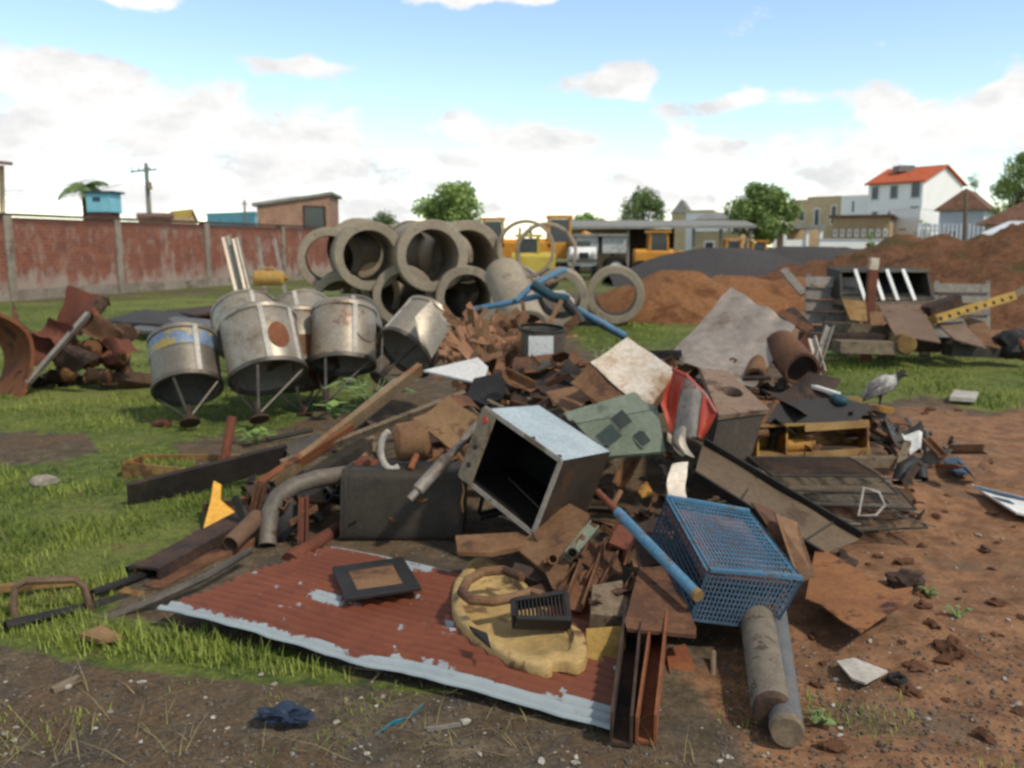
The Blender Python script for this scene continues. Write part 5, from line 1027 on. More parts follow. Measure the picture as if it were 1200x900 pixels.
mb = MB(); h_ = [p+up*.008 for p in hole]; s2 = [cen+(p-cen)*1.07+up*.008 for p in sq]; mb.add(s2+h_+[p-up*.03 for p in s2]+[p-up*.05 for p in hole], [(i, (i+1) % 16, 16+(i+1) % 16, 16+i) for i in range(16)]+[(i, 32+i, 32+(i+1) % 16, (i+1) % 16) for i in range(16)]+[(16+i, 16+(i+1) % 16, 48+(i+1) % 16, 48+i) for i in range(16)]); obj('flange', mb, mat('tan_flange', '8d7460', '9b826c', 4, c3='6b5040', rough=.75), t)
# large grey sheet
a = Q([(856, 336, 7.3), (932, 384, 6.7), (884, 452, 6.2), (780, 420, 6.7)]); one('grey_sheet', MB().grid(a, 24, 24, lambda u, v: .008*sin(u*19)*max(0, 1-v*2.5)+.03*sin(v*3)+.008*sin(u*5+v*4), .005).dent(.03, 4), ZINC, 'large wavy grey sheet leaning at the top of the pile', 'metal sheet', sharp=60)
# rusty tube with a black mouth and neighbours
c_ = P(941, 434, 6.2); one('rusty_duct', MB().lathe(c_, V((-.05, .95, .25)), [(0, .105), (.0, .125), (.02, .13), (.5, .125), (.5, .11), (.02, .105), (0, .105)], 24).dent(.02, 6), RUST, 'rusty round duct with its black mouth facing the camera', 'duct')
one('rusty_duct', MB().lathe(P(884, 443, 6.3), V((.3, .8, .2)), [(0, .05), (0, .075), (.3, .075), (.3, .06), (.01, .05)], 18), RUST_TAN, 'small rusty pipe end at the foot of the large grey sheet', 'duct')
a = Q([(905, 410, 6.9), (944, 386, 7.1), (950, 412, 6.9), (915, 430, 6.6)]); one('bent_cover', MB().grid(a, 8, 8, lambda u, v: .09*sin(u*3.1), .006).dent(.03, 6), RUST_RED, 'bent pinkish rusty cover above the rusty duct', 'cover')
one('steel_strut', MB().angle(P(970, 383, 7.2), P(952, 436, 6.7), .05, .008, (0,-1,0)), WOOD_GREY, 'pale bent strut standing behind the rusty duct', 'bar'); one('steel_strut', MB().angle(P(950, 398, 7.1), P(962, 440, 6.7), .05, .008, (0,-1,0)), WHITE_RUST, 'short pale strut leaning against the taller one', 'bar')
a = Q([(895, 458, 6.0), (950, 440, 6.1), (985, 452, 6.2), (940, 482, 5.7)]); one('rusty_sheet', MB().grid(a, 8, 6, lambda u, v: .06*sin(u*4), .006).dent(.04, 5), RUST_DK, 'dark crumpled rusty sheet beneath the rusty duct', 'sheet metal')
a = Q([(900, 476, 5.85), (980, 470, 5.95), (1022, 478, 6.0), (1000, 496, 5.75), (890, 497, 5.75)]); one('rusty_sheet', MB().poly(a, .01).dent(.03, 5), BLACK, 'black flat sheet lying on top of the amber tray', 'sheet metal')
one('white_bar', MB().beam(P(951, 452, 6.1), P(983, 462, 5.95), .05, .02), WHITE, 'short white bar beside the rusty duct', 'bar')
one('teal_scrap', MB().blob(P(984, 470, 5.9), (.06, .05, .04), 6, .4, 3), TEAL, 'small teal scrap left of the bird', 'scrap')
one('orange_bar', MB().beam(P(1016, 476, 6.1), P(1046, 481, 6.1), .05, .04), YEL_OR, 'small orange bar lying below the bird', 'bar')
one('orange_bar', MB().beam(P(988, 468, 6.0), P(1008, 470, 6.05), .04, .05), WOOD_TAN, 'tan block left of the orange bar below the bird', 'bar')
# amber tray lying on its side
o4 = Q([(888, 499, 5.65), (1018, 494, 5.75), (1019, 531, 5.65), (887, 537, 5.55)]); bk = V((.0, .28, -.01)); t = thing('amber_tray', (o4[3]+o4[2])/2, 'open amber painted metal tray on its side, facing the camera', 'tray')
for i, nm in enumerate(('top_side', 'end_side', 'bottom_side', 'end_side')):
    a_, b_ = o4[i], o4[(i+1) % 4]; obj(nm, MB().poly([a_, b_, b_+bk, a_+bk], .012), WOOD_TAN if i in (0, 2) else YEL_OR, t)
obj('back_panel', MB().poly([p+bk for p in o4], .01), YEL_OR, t); a_ = o4[0].lerp(o4[1], .27); b_ = o4[3].lerp(o4[2], .27); obj('divider', MB().poly([a_, b_, b_+bk, a_+bk], .012), YEL_OR, t)
mb = MB()
for a_, b_ in ((o4[0], o4[1]), (o4[3], o4[2])): mb.beam(a_+V((.3,-.006,-.012 if a_ is o4[0] else .014)), b_+V((0,-.006,-.012 if a_ is o4[0] else .014)), .012, .05, (0,.2,1))
obj('lip', mb, WOOD_TAN, t)
cyl = [o4[3].lerp(o4[2], k_)+bk*.45+V((0,0,.045)) for k_ in (.3, .55)]; one('amber_roll', MB().tube(cyl, .045, 14), YEL_OR, 'amber cylinder lying inside the amber tray', 'roll')
a_, b_ = P(905, 543, 5.35), P(1066, 541, 5.55); one('wooden_rail', MB().beam(a_, b_, .06, .065).dent(.006, 6), WOOD, 'tan rail lying under the amber tray', 'rail')
one('wooden_rail', MB().beam(P(1052, 552, 5.4), P(1064, 518, 5.6), .04, .03), WOOD, 'short pale upright stick at the right end of the tan rail', 'rail')
scatter(65, 1.55, 2.75, 5.75, 6.7, lambda x, y: .36, (.05, .16), [SCRAP, RUST_DK, DARK, RUST, BLACK], 'metal_fragment', 'small dark fragment heaped around the rusty duct and the bird', 'dark fragments around the rusty duct', 26)
# right end of the low heap: wires, paper, black pipe
one('paper_sheet', MB().grid(Q([(1056, 507, 5.75), (1080, 508, 5.8), (1078, 528, 5.65), (1066, 530, 5.6)]), 4, 4, lambda u, v: .03*sin(u*6), .002), WHITE, 'crumpled white sheet at the right end of the low heap', 'sheet')
one('black_elbow', MB().tube(Q([(1052, 566, 5.25), (1058, 548, 5.3), (1070, 541, 5.35), (1078, 548, 5.35), (1080, 562, 5.3)]), .04, 12, inner=.006), BLACK, 'black curved pipe at the right end of the tan rail', 'pipe')
a = Q([(1034, 486, 6.1), (1078, 492, 6.0), (1086, 520, 5.8), (1046, 512, 5.8)]); one('dark_mudguard', MB().grid(a, 8, 8, lambda u, v: .1*sin(u*3.1), .008).dent(.02, 5), STEEL, 'arched grey mudguard at the right end of the low heap', 'mudguard')
one('steel_strut', MB().tube(Q([(1085, 505, 5.85), (1087, 520, 5.8), (1078, 560, 5.5)]), .014, 7), STEEL, 'bent thin rod at the far right end of the low heap', 'bar')
# wire racks lying in a stack
WG = 'wire racks stacked at the right of the pile'; LBW = ['topmost wire rack of the stack by the tan rail', 'second wire rack from the top of the stack', 'wire rack in the middle of the stack', 'second wire rack from the bottom of the stack', 'bottom wire rack on the soil, jutting out to the right']
for i in range(5):
    rs = random.Random(i+40); x0 = 1.42+rs.uniform(-.05, .05)+i*.05; y0 = 4.75-i*.03; z = .36-i*.07; yaw = R(rs.uniform(-8, 8)); ux = V((cos(yaw), sin(yaw), rs.uniform(-.03, .05))); uy = V((-sin(yaw), cos(yaw), .05)); o_ = V((x0, y0, z))
    t = thing('wire_rack', o_, LBW[i], 'wire rack', WG); W_, L_ = .62, .36; mb = MB(); c4 = [o_, o_+ux*W_, o_+ux*W_+uy*L_, o_+uy*L_]
    for j in range(4): mb.tube([c4[j], c4[(j+1) % 4]], .007, 7)
    obj('frame', mb, DARK, t); mb = MB()
    for j in range(1, 18): mb.tube([o_+uy*L_*j/18, o_+uy*L_*j/18+ux*W_], .0028, 5)
    for j in range(1, 4): mb.tube([o_+ux*W_*j/4-V((0,0,.005)), o_+ux*W_*j/4+uy*L_-V((0,0,.005))], .004, 5)
    obj('wires', mb, (RUST_DK, WOOD, STEEL, RUST, WOOD)[i], t)
rs = random.Random(99)
for i in range(34):
    x, y = rs.uniform(890, 1050), rs.uniform(550, 612); D = min(5.2, 1.5*F/(y-HOR)*rs.uniform(.93, 1)); a_ = P(x, y, D); a_.z = max(a_.z, .03); ln = rs.uniform(.12, .35); d = V((1, rs.uniform(-.6, .5), rs.uniform(-.12, .12))); b_ = V((0, rs.uniform(-.05, .05), rs.uniform(0, .05)))
    one('bent_rod', MB().tube([a_-d*ln, a_-d*ln*.3+b_, a_+d*ln*.4+b_, a_+d*ln], rs.uniform(.004, .009), 6), rs.choice([DARK, STEEL, RUST_DK, WOOD]), 'thin bent rod in the tangle over the wire racks', 'rod', 'thin bent rods over the wire racks')
scatter(50, 1.25, 2.4, 4.7, 5.3, lambda x, y: .22, (.05, .15), [SCRAP, RUST_DK, RUST, DARK, RUST_TAN], 'rusty_offcut', 'small rusty offcut scattered over the wire racks and channel', 'rusty offcuts on the right flank', 28)
one('wire_hoop', MB().tube(Q([(1006, 604, 4.5), (1012, 571, 4.55), (1030, 577, 4.55), (1037, 592, 4.52), (1026, 604, 4.5)]), .007, 8, closed=True), CONC_LT, 'pale D shaped wire hoop standing in front of the wire racks', 'hoop')
one('grey_board', MB().poly(Q([(842, 556, 4.9), (955, 552, 5.1), (962, 580, 4.9), (880, 590, 4.75)]), .02).dent(.01, 5), WOOD, 'grey brown board beneath the wire racks', 'board')
# long channel with black edges
a = [P(824, 522, 4.95), P(1008, 632, 4.45), P(962, 655, 4.25), P(812, 560, 4.65)]; t = thing('conveyor_channel', (a[1]+a[2])/2-V((0,0,.02)), 'long flat brown channel with black edges sloping down to the soil', 'channel')
obj('web', MB().grid(a, 16, 6, None, .008).dent(.008, 4), mat('brown_web', '6d5c49', '7a6853', 3, c3='584737', rough=.7, metal=.2), t); n_ = (a[1]-a[0]).cross(a[3]-a[0]).normalized(); n_ = n_ if n_.z > 0 else -n_
for (p, q) in ((0, 1), (3, 2)): obj('edge_flange', MB().beam(a[p]+n_*.02, a[q]+n_*.02, .014, .055, n_), BLACK, t)
for f_ in (.36, .62, .84): obj('joint_seam', MB().beam(a[0].lerp(a[1], f_)+n_*.005, a[3].lerp(a[2], f_)+n_*.005, .012, .008, n_), DARK, t)
# ragged rusty plate on the soil
out = [(955, 640), (985, 655), (1010, 672), (1040, 690), (1071, 690), (1066, 708), (1030, 725), (1008, 743), (985, 728), (968, 712), (950, 706)]
q = [G(x, y, .10+.05*noise.noise(V((i*1.7, 2, 0)))) for i, (x, y) in enumerate(out)]; one('ragged_plate', MB().poly(q, .008, V((0,0,1))).dent(.03, 6), mat('patchy_rust', '8a5a36', '9c6a40', 3, c3='4c2b20', rough=.9, scale3=3.5, thr3=(.52, .6)), 'ragged tan rusty plate lying on the red soil', 'plate')
for (x, y, s_) in ((1060, 690, .08), (985, 665, .07), (1000, 730, .05)): one('soil_clod', MB().blob(on(x, y)+V((0,0,s_*.5)), (s_, s_*.8, s_*.6), x, .6, 3, 1.6), RUST_DK, 'dark crumbly clod on the ragged rusty plate', 'clod', 'clods on the ragged plate')

# ------------------------------------------------------------------ blue perforated cage
f = Q([(832, 669, 3.45), (939, 678, 3.45), (906, 739, 3.36), (811, 726, 3.38)]); bT = Q([(781, 583, 4.12), (878, 600, 4.1)]); bB = [bT[0]+(f[3]-f[0])*.9, bT[1]+(f[2]-f[1])*.9]
t = thing('perforated_cage', ((f[2]+f[3])/2+V((0,.2,-.02))), 'blue perforated metal cage lying on its side over round posts', 'cage')
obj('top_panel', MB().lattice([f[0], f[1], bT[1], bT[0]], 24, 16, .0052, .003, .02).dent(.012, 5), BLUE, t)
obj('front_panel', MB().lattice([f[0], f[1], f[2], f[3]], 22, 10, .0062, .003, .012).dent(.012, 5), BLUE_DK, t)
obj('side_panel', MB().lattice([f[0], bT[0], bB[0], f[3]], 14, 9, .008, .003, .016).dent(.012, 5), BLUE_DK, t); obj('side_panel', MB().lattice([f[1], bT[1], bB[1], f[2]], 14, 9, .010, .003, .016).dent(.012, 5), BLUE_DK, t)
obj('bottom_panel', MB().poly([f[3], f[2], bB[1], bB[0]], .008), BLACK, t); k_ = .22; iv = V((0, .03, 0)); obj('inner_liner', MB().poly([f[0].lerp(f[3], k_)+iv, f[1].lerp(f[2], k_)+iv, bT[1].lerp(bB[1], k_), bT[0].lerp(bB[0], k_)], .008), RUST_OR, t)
for a_, b_ in ((f[0], f[1]), (bT[0], bT[1])): obj('top_rail', MB().beam(a_+V((0,0,.006)), b_+V((0,0,.006)), .028, .014), BLUE, t)
a_, b_ = P(724, 600, 3.95), P(817, 697, 3.38); t = thing('blue_bar', (a_+b_)/2-V((0,0,.03)), 'round blue bar with bare tan tip leaning along the cage', 'bar'); d = (b_-a_).normalized(); obj('bar_tube', MB().tube([a_, b_], .024, 12), BLUE, t); obj('bare_tip', MB().tube([b_-d*.012, b_+d*.012], .0255, 12), WOOD_TAN, t)
for i, (p, q, m) in enumerate((((908, 604, 4.1), (943, 680, 3.5), RUST_TAN), ((880, 590, 4.3), (925, 640, 3.9), RUST))):
    one('brown_sheet', MB().poly([P(*p), P(p[0]+26, p[1]+10, p[2]), P(q[0]+12, q[1]-4, q[2]), P(q[0]-8, q[1]+4, q[2])], .01), m, ['brown sheet edge just right of the blue cage', 'rust sheet behind the right side of the blue cage'][i], 'sheet metal')
# round posts in front
PM = mat('grey_post', '7a6f60', '8d8272', 5, c3='564b3e', rough=.9, stretch=(4, 4, 4)); PB = mat('blue_grey_post', '67686a', '757472', 4, c3='73664f', rough=.7, stretch=(3, 3, 3))
a_, b_ = G(905, 832, .075), P(872, 700, 4.1); b_.z = .16; t = thing('round_post', a_-V((0,0,.07)), 'grey round wooden post lying under the cage, darker sawn end', 'post'); obj('post_body', MB().tube([a_, b_], .067, 20).dent(.006, 8), PM, t); d = (b_-a_).normalized(); obj('sawn_end', MB().lathe(a_-d*.024, d, [(0, .001), (0, .06), (.03, .068)], 20), RUST_DK, t)
a_, b_ = G(922, 855, .062), P(898, 700, 4.1); b_.z = .10; t = thing('round_post', a_-V((0,0,.06)), 'blue grey round post lying right of the grey one', 'post'); obj('post_body', MB().tube([a_, b_], .054, 20), PB, t); d = (b_-a_).normalized(); obj('sawn_end', MB().lathe(a_-d*.02, d, [(0, .001), (0, .05), (.03, .056)], 20), WOOD, t)

# ------------------------------------------------------------------ brown plates and irons in front
BG = 'rusty plates and irons in front of the pile'
def pl(pts, m, lb, th=.012, dn=.008, name='rusty_plate', cat='plate', n=None): one(name, MB().poly(Q(pts), th, n).dent(dn, 7, pts[0][0]), m, lb, cat, BG)
pl([(534, 632, 4.15), (626, 626, 4.2), (624, 643, 4.05), (577, 652, 3.98), (536, 652, 4.0)], RUST_TAN, 'flat tan plate lying on top of the yellow hood', .02)
pl([(604, 644, 4.05), (652, 602, 4.3), (668, 592, 4.3), (692, 604, 4.2), (668, 660, 3.85), (652, 700, 3.72), (640, 672, 3.85)], RUST_TAN, 'tan folded plate with two holes facing the camera', .014)
for (x, y) in ((648, 655), (671, 648)): c_ = P(x, y, 3.83); n_ = (EYE-c_).normalized(); one('pipe_socket', MB().lathe(c_-n_*.05, n_, [(0, .001), (0, .02), (.06, .024), (.06, .018), (.01, .016), (.01, .001)], 14), RUST_DK if x > 650 else RUST_TAN, 'short pipe socket poking through the tan folded plate, %s one' % ('left' if x < 650 else 'right darker'), 'socket', BG)
one('angle_iron', MB().channel(P(664, 655, 3.85), P(694, 618, 4.15), .05, .03, .006, (0,-1,.6)), GREENGREY, 'short grey green channel iron across the tan plate', 'channel', BG)
for (a_, b_, w_, h_, lb) in (((672, 716, 3.62), (700, 640, 4.05), .085, .05, 'brown channel iron tilted up, left of the middle brown plate'), ((694, 690, 3.75), (722, 640, 4.1), .075, .045, 'second brown channel iron right beside the first'), ((653, 700, 3.7), (690, 655, 4.0), .05, .04, 'short brown channel iron under the tan folded plate')): one('channel_iron', MB().channel(P(*a_), P(*b_), w_, h_, .009, (-.3,-1,.5)).dent(.006, 8), RUST, lb, 'channel', BG)
pl([(692, 640, 4.05), (716, 634, 4.1), (730, 672, 3.85), (703, 682, 3.8)], RUST, 'small brown plate in the middle of the front scrap', .012)
c_ = P(722, 648, 4.0); one('square_tube', MB().prof(c_, c_+V((.06,.12,.05)), [(-.045,-.045),(.045,-.045),(.045,.045),(-.045,.045),(-.045,-.030),(-.03,-.03),(-.03,.03),(.03,.03),(.03,-.03),(-.045,-.031)], (.3,0,1)), RUST_RED, 'short square tube end among the front plates', 'tube', BG)
pl([(732, 733, 3.3), (748, 668, 3.75), (785, 668, 3.78), (815, 741, 3.28), (815, 749, 3.25), (735, 741, 3.26)], RUST, 'broad brown plate sloping down in front of the blue cage', .016)
pl([(740, 620, 4.3), (775, 605, 4.4), (790, 660, 4.0), (748, 668, 3.95)], RUST_DK, 'dark brown plate above the broad sloping plate', .012)
a = Q([(692, 706, 3.72), (726, 701, 3.75), (731, 744, 3.5), (690, 741, 3.48)]); one('rusty_block', MB().poly(a, .09).dent(.008, 7), WOOD, 'grey brown block left of the broad sloping plate', 'block', BG)
a = Q([(684, 752, 3.36), (731, 748, 3.4), (729, 797, 3.2), (684, 790, 3.2)]); one('yellow_block', MB().grid(a, 6, 8, lambda u, v: .02*(1 if v > .5 else 0), .07), mat('old_yellow', 'a5853f', 'b0924a', 4, c3='6e5630', rough=.7), 'dull yellow folded plate under the grey brown block', 'plate', BG)
pl([(780, 764, 3.35), (803, 758, 3.4), (823, 804, 3.12), (818, 824, 3.05), (796, 826, 3.05), (784, 790, 3.2)], RUST_OR, 'orange rusty plate hanging left of the round posts', .014)
pl([(806, 770, 3.4), (834, 762, 3.5), (838, 800, 3.3), (812, 806, 3.25)], RUST_DK, 'dark plate behind the thin stick', .012)
one('thin_stick', MB().tube(Q([(836, 764, 3.3), (835, 812, 3.1)]), .011, 8), WOOD, 'thin pale stick standing beneath the blue cage', 'stick')
# two steel channels pointing to the camera
a_, b_ = G(728, 855, .075), P(742, 748, 3.45); b_.z = .11; one('steel_channel', MB().prof(a_, b_, [(-.036,-.06),(.036,-.06),(.036,.05),(.027,.05),(.027,-.048),(-.027,-.048),(-.027,.06),(-.036,.06)], (0,0,1)), RUST_DK, 'dark steel channel pointing at the camera beside the red sheet', 'channel', BG)
a_, b_ = G(757, 853, .07), P(772, 755, 3.42); b_.z = .11; one('steel_channel', MB().prof(a_, b_, [(-.034,-.06),(.034,-.06),(.034,.05),(.025,.05),(.025,-.048),(-.025,-.048),(-.025,.035),(-.034,.035)], (0,0,1)), RUST_OR, 'redder steel channel pointing at the camera right of the dark one', 'channel', BG)
one('pink_rod', MB().tube(Q([(700, 576, 4.3), (722, 598, 4.2)]), .018, 9), RUST_RED, 'pinkish rod poking up above the front plates', 'rod'); one('pink_rod', MB().tube(Q([(716, 596, 4.25), (727, 576, 4.35)]), .015, 9), RUST_TAN, 'tan rod crossing the pinkish rod', 'rod')
one('orange_flag', MB().poly(Q([(746, 575, 4.6), (758, 566, 4.65), (766, 580, 4.55), (752, 584, 4.5)]), .01), YEL_OR, 'small bright orange scrap in the dark gap left of the cage', 'scrap')
scatter(16, .06, .34, 3.75, 4.1, lambda x, y: .2, (.05, .12), [RUST, RUST_TAN, RUST_DK], 'plate_offcut', 'small brown offcut lying over the back of the yellow hood', 'brown offcuts over the yellow hood', 33)
scatter(22, .35, .95, 3.55, 4.0, lambda x, y: .16, (.05, .12), [RUST, RUST_TAN, RUST_DK], 'plate_offcut', 'small brown plate offcut packed under the front plates', 'brown offcuts under the front plates', 31)
a = Q([(640, 462, 5.9), (690, 452, 6.1), (712, 470, 5.8), (664, 486, 5.5)]); one('tan_sheet', MB().grid(a, 6, 6, None, .01).dent(.02, 5), RUST_TAN, 'orange tan panel above the pale blue cabinet top', 'panel')
a = Q([(600, 452, 6.3), (648, 436, 6.5), (690, 440, 6.4), (640, 462, 6.1)]); one('dark_sheet', MB().grid(a, 6, 6, lambda u, v: .05*sin(u*3), .01).dent(.03, 5), RUST_DK, 'dark brown panel below the small grey can', 'panel')
a = Q([(596, 440, 6.7), (604, 424, 6.9), (672, 418, 7.0), (690, 428, 6.8), (640, 440, 6.6)]); one('dark_sheet', MB().grid([a[0], a[1], a[2], a[3]], 6, 6, lambda u, v: .04*sin(u*5), .01).dent(.02, 5), RUST, 'brown bent panel under the labelled steel bin', 'panel')

# ------------------------------------------------------------------ right: timber body, rack and plates before the mound
D0 = 13.0
def wob(name, pts, m, lb, cat, th=.04, group=None): return one(name, MB().poly(Q(pts), th), m, lb, cat, group)
def slatpanel(px0, px1, ys, D, label, lean=.15, post=True):
    t = thing('slatted_panel', G((px0+px1)/2, 408, 0)*0+V(((P(px0, HOR, D).x+P(px1, HOR, D).x)/2, D, 0)), label, 'panel', 'grey slatted timber panels at the right')
    for (y0, y1) in ys: mb = MB().hexa(Q([(px0, y1, D), (px1, y1+1, D), (px1, y0+1, D+.04), (px0, y0, D+.04)]), Q([(px0, y1, D+.05), (px1, y1+1, D+.05), (px1, y0+1, D+.09), (px0, y0, D+.09)])); obj('slat', mb, WOOD_GREY, t)
    for px in (px0+3, px1-3): obj('upright', MB().beam(P(px, 412, D+.1), P(px, ys[0][0]-3, D+.12), .07, .05, (0,1,0)), WOOD_GREY, t)
    return t
slatpanel(944, 1006, ((324, 336), (337, 350), (351, 364), (365, 379), (381, 396)), 13.2, 'grey slatted timber panel left of the dark metal rack')
slatpanel(1094, 1160, ((332, 342), (343, 354), (356, 368), (369, 381), (383, 396)), 13.6, 'grey slatted timber panel right of the dark metal rack')
o4 = Q([(984, 317, 13.1), (1088, 317, 13.1), (1094, 350, 12.8), (985, 350, 12.8)]); bk = V((0, .55, .03)); t = thing('metal_rack', V((o4[2].x/2+o4[3].x/2, 13, .8)), 'dark metal rack with white slanting bars on the timber pile', 'rack')
mb = MB()
for i in range(4): a_, b_ = o4[i], o4[(i+1) % 4]; mb.poly([a_, b_, b_+bk, a_+bk], .03)
obj('casing', mb, DARK, t); obj('back_panel', MB().poly([p+bk*.99 for p in o4], .02), BLACK, t)
for (x0, x1) in ((1002, 1014), (1023, 1035), (1039, 1052), (1058, 1072)): obj('white_bar', MB().beam(P(x0, 316, 13.06), P(x1, 352, 12.72), .045, .03, (0,-1,0)), WHITE, t)
mb = MB()
for i in (0, 2): mb.beam(o4[i]+V((0,-.02,0)), o4[(i+1) % 4]+V((0,-.02,0)), .03, .05)
obj('rim', mb, STEEL, t)
one('shelf_board', MB().beam(P(984, 355, 12.9), P(1100, 354, 12.9), .5, .05), WOOD, 'wooden shelf board under the dark metal rack', 'board')
for i, (px, m) in enumerate(((1000, WOOD), (1050, WOOD), (1092, WOOD))): one('trestle_leg', MB().beam(V((P(px, HOR, 13).x, 13, -.05)), P(px, 356, 13), .12, .12, (0,1,0)), m, ['left', 'middle', 'right'][i]+' trestle leg under the shelf board', 'leg')
t = thing('gate_post', V((P(1022, HOR, 12.4).x, 12.4, 0)), 'upright post, red brown below and pale at the top, before the metal rack', 'post'); obj('post_body', MB().beam(V((P(1022, HOR, 12.4).x, 12.4, -.05)), P(1023, 316, 12.4), .12, .09, (0,1,0)), RUST_RED, t); obj('pale_top', MB().beam(P(1023, 316, 12.4), P(1025, 302, 12.4), .11, .085, (0,1,0)), WHITE_RUST, t)
PG3 = 'brown plates leaning on the timber pile'
wob('leaning_plate', [(1028, 358, 12.5), (1079, 358, 12.6), (1102, 403, 11.7), (1048, 394, 11.8)], mat('mauve_plate', '76604f', '826a58', 3, c3='6a4d3c', rough=.7), 'large mauve brown plate leaning in front of the metal rack', 'plate', .02, PG3)
wob('leaning_plate', [(1097, 380, 12.3), (1128, 378, 12.5), (1156, 410, 11.6), (1118, 399, 11.7)], bpy.data.materials['mauve_plate'], 'smaller mauve brown plate leaning right of the large one', 'plate', .02, PG3)
wob('leaning_plate', [(1128, 372, 12.8), (1154, 378, 12.6), (1172, 410, 11.8), (1146, 404, 11.9)], RUST_TAN, 'tan brown plate under the yellow perforated beam', 'plate', .02, PG3)
wob('leaning_plate', [(986, 352, 12.3), (1014, 354, 12.3), (1016, 378, 12.0), (996, 376, 12.0)], WOOD_TAN, 'small tan board hanging left of the red brown post', 'board', .02, PG3)
wob('leaning_plate', [(1018, 366, 12.1), (1034, 366, 12.1), (1036, 382, 12.0), (1020, 382, 12.0)], RUST_TAN, 'little rusty board right of the small tan board', 'board', .02, PG3)
one('brown_block', MB().beam(P(1086, 366, 12.4), P(1122, 352, 12.5), .2, .16), RUST_DK, 'dark brown block on top of the leaning plates', 'block')
a_, b_ = P(1093, 375, 12.2), P(1186, 347, 12.6); t = thing('perforated_beam', (a_+b_)/2-V((0,0,.1)), 'yellow perforated steel beam resting across the leaning plates', 'beam'); obj('web', MB().beam(a_, b_, .12, .15, (0,-1,.2)), mat('beam_yellow', 'b08c3c', 'bd9946', 3, c3='7a5a30', rough=.7), t)
d = (b_-a_); 
for k in range(9): c_ = a_+d*(.06+k*.11)+V((0,-.078,0)); obj('hole', MB().lathe(c_, (0,-1,.1), [(0, .03), (.006, .028), (.006, .001)], 12), BLACK, t)
one('wood_stick', MB().beam(P(1186, 347, 12.6), P(1202, 338, 12.8), .08, .06), WOOD, 'pale splintered stick beyond the yellow perforated beam', 'wood')
TG = 'timbers at the foot of the timber pile'
for i, (x0, x1, y, D, m, h) in enumerate(((968, 1046, 384, 12.4, WOOD, .14), (940, 1046, 398, 12.0, RUST_DK, .2), (980, 1060, 406, 11.6, WOOD, .16), (1046, 1120, 402, 12.6, RUST_DK, .2), (1110, 1172, 410, 11.9, DARK, .16))):
    one('timber_beam', MB().beam(P(x0, y, D), P(x1, y+2, D+.1), .25, h).dent(.02, 4), m, ['upper grey timber at the left foot of the pile', 'dark timber below the left slatted panel', 'lowest grey timber next to the grass', 'dark timber behind the large leaning plate', 'dark timber under the right leaning plates'][i], 'timber', TG)
t = one('log_end', MB().lathe(P(1063, 404, 11.5), (.15, 1, 0), [(0, .001), (.0, .11), (.01, .125), (.6, .13), (.6, .001)], 16), WOOD_TAN, 'round log end showing under the large leaning plate', 'log')
t = one('dark_sack', MB().blob(P(1187, 402, 12.0)-V((0,0,.02)), (.3, .25, .2), 8, .4, 3), BLACK, 'dark sack at the right end of the timber pile', 'sack')
one('brown_lump', MB().blob(P(1200, 408, 11.8), (.12, .14, .16), 12, .4, 3), RUST_RED, 'brown lump at the right edge beside the dark sack', 'rubble')
for i, (p, q, m) in enumerate((((918, 316, 14), (942, 345, 13.6), WOOD_GREY), ((926, 362, 12.6), (946, 382, 12.2), RUST_DK), ((914, 366, 12), (950, 388, 11.5), RUST))): one('loose_plank', MB().beam(P(*p), P(*q), .12, .04, (0,-1,.4)), m, ['pale plank leaning on the soil bank left of the slatted panel', 'dark plank low beside the left slatted panel', 'rusty plank between large grey sheet and slatted panel'][i], 'plank')

# ------------------------------------------------------------------ the bird
c0 = P(1034, 476, 6.6); S_ = .30/30*1.0; D = 6.6
bp = lambda x, y, dd=0: P(x, y, D+dd)
t = thing('hen', (c0.x, c0.y, c0.z), 'grey and white hen with black head standing on the low heap', 'hen')
path = Q([(1009, 470, D), (1014, 465, D), (1022, 458, D), (1032, 452, D), (1041, 448, D), (1047, 446, D), (1050, 442, D), (1054, 439, D), (1058, 438.5, D), (1061, 439, D)]); k_ = D/F
mb = MB().tube(path, [2*k_, 5*k_, 9*k_, 11.5*k_, 10.5*k_, 7.5*k_, 4.6*k_, 4.2*k_, 3.8*k_, 1.5*k_], 16)
def hen_mat():
    b = NB('hen_feathers'); v = b.n('ShaderNodeTexCoord').outputs['Object']; sp = b.n('ShaderNodeSeparateXYZ'); b.l(v, sp.inputs[0]); n1 = b.noise(v, 25, 6, .7)
    c = b.mix(b.ramp(n1, .42, .58), S('6e6a66'), S('b5b0a8')); hd = b.ramp(b.math('ADD', sp.outputs[0], b.math('MULTIPLY', n1, .02)), .078, .098); c = b.mix(hd, c, S('201d1c'))
    b.l(c, b.b.inputs['Base Color']); b.b.inputs['Roughness'].default_value = .8; b.bump(n1, .5, .01); return b.m
obj('body', mb, hen_mat(), t); 
mb = MB().grid([bp(1017, 456, -.07), bp(1044, 447, -.055), bp(1042, 458, -.075), bp(1016, 466, -.04)], 8, 5, lambda u, v: .012*sin(u*3)*sin(v*3), .006); obj('wing', mb, mat('wing_feathers', '5c5753', '8b857e', 22, rough=.85), t)
mb = MB(); [mb.poly([bp(1013, 466, dd), bp(1017, 462, dd), bp(1003, 477-i_*3, dd*1.5), bp(1001, 473-i_*3, dd*1.5)], .006) for i_, dd in enumerate((-.03, 0, .03))]; obj('tail', mb, mat('tail_feathers', '4a4643', '6d6762', 20, rough=.85), t)
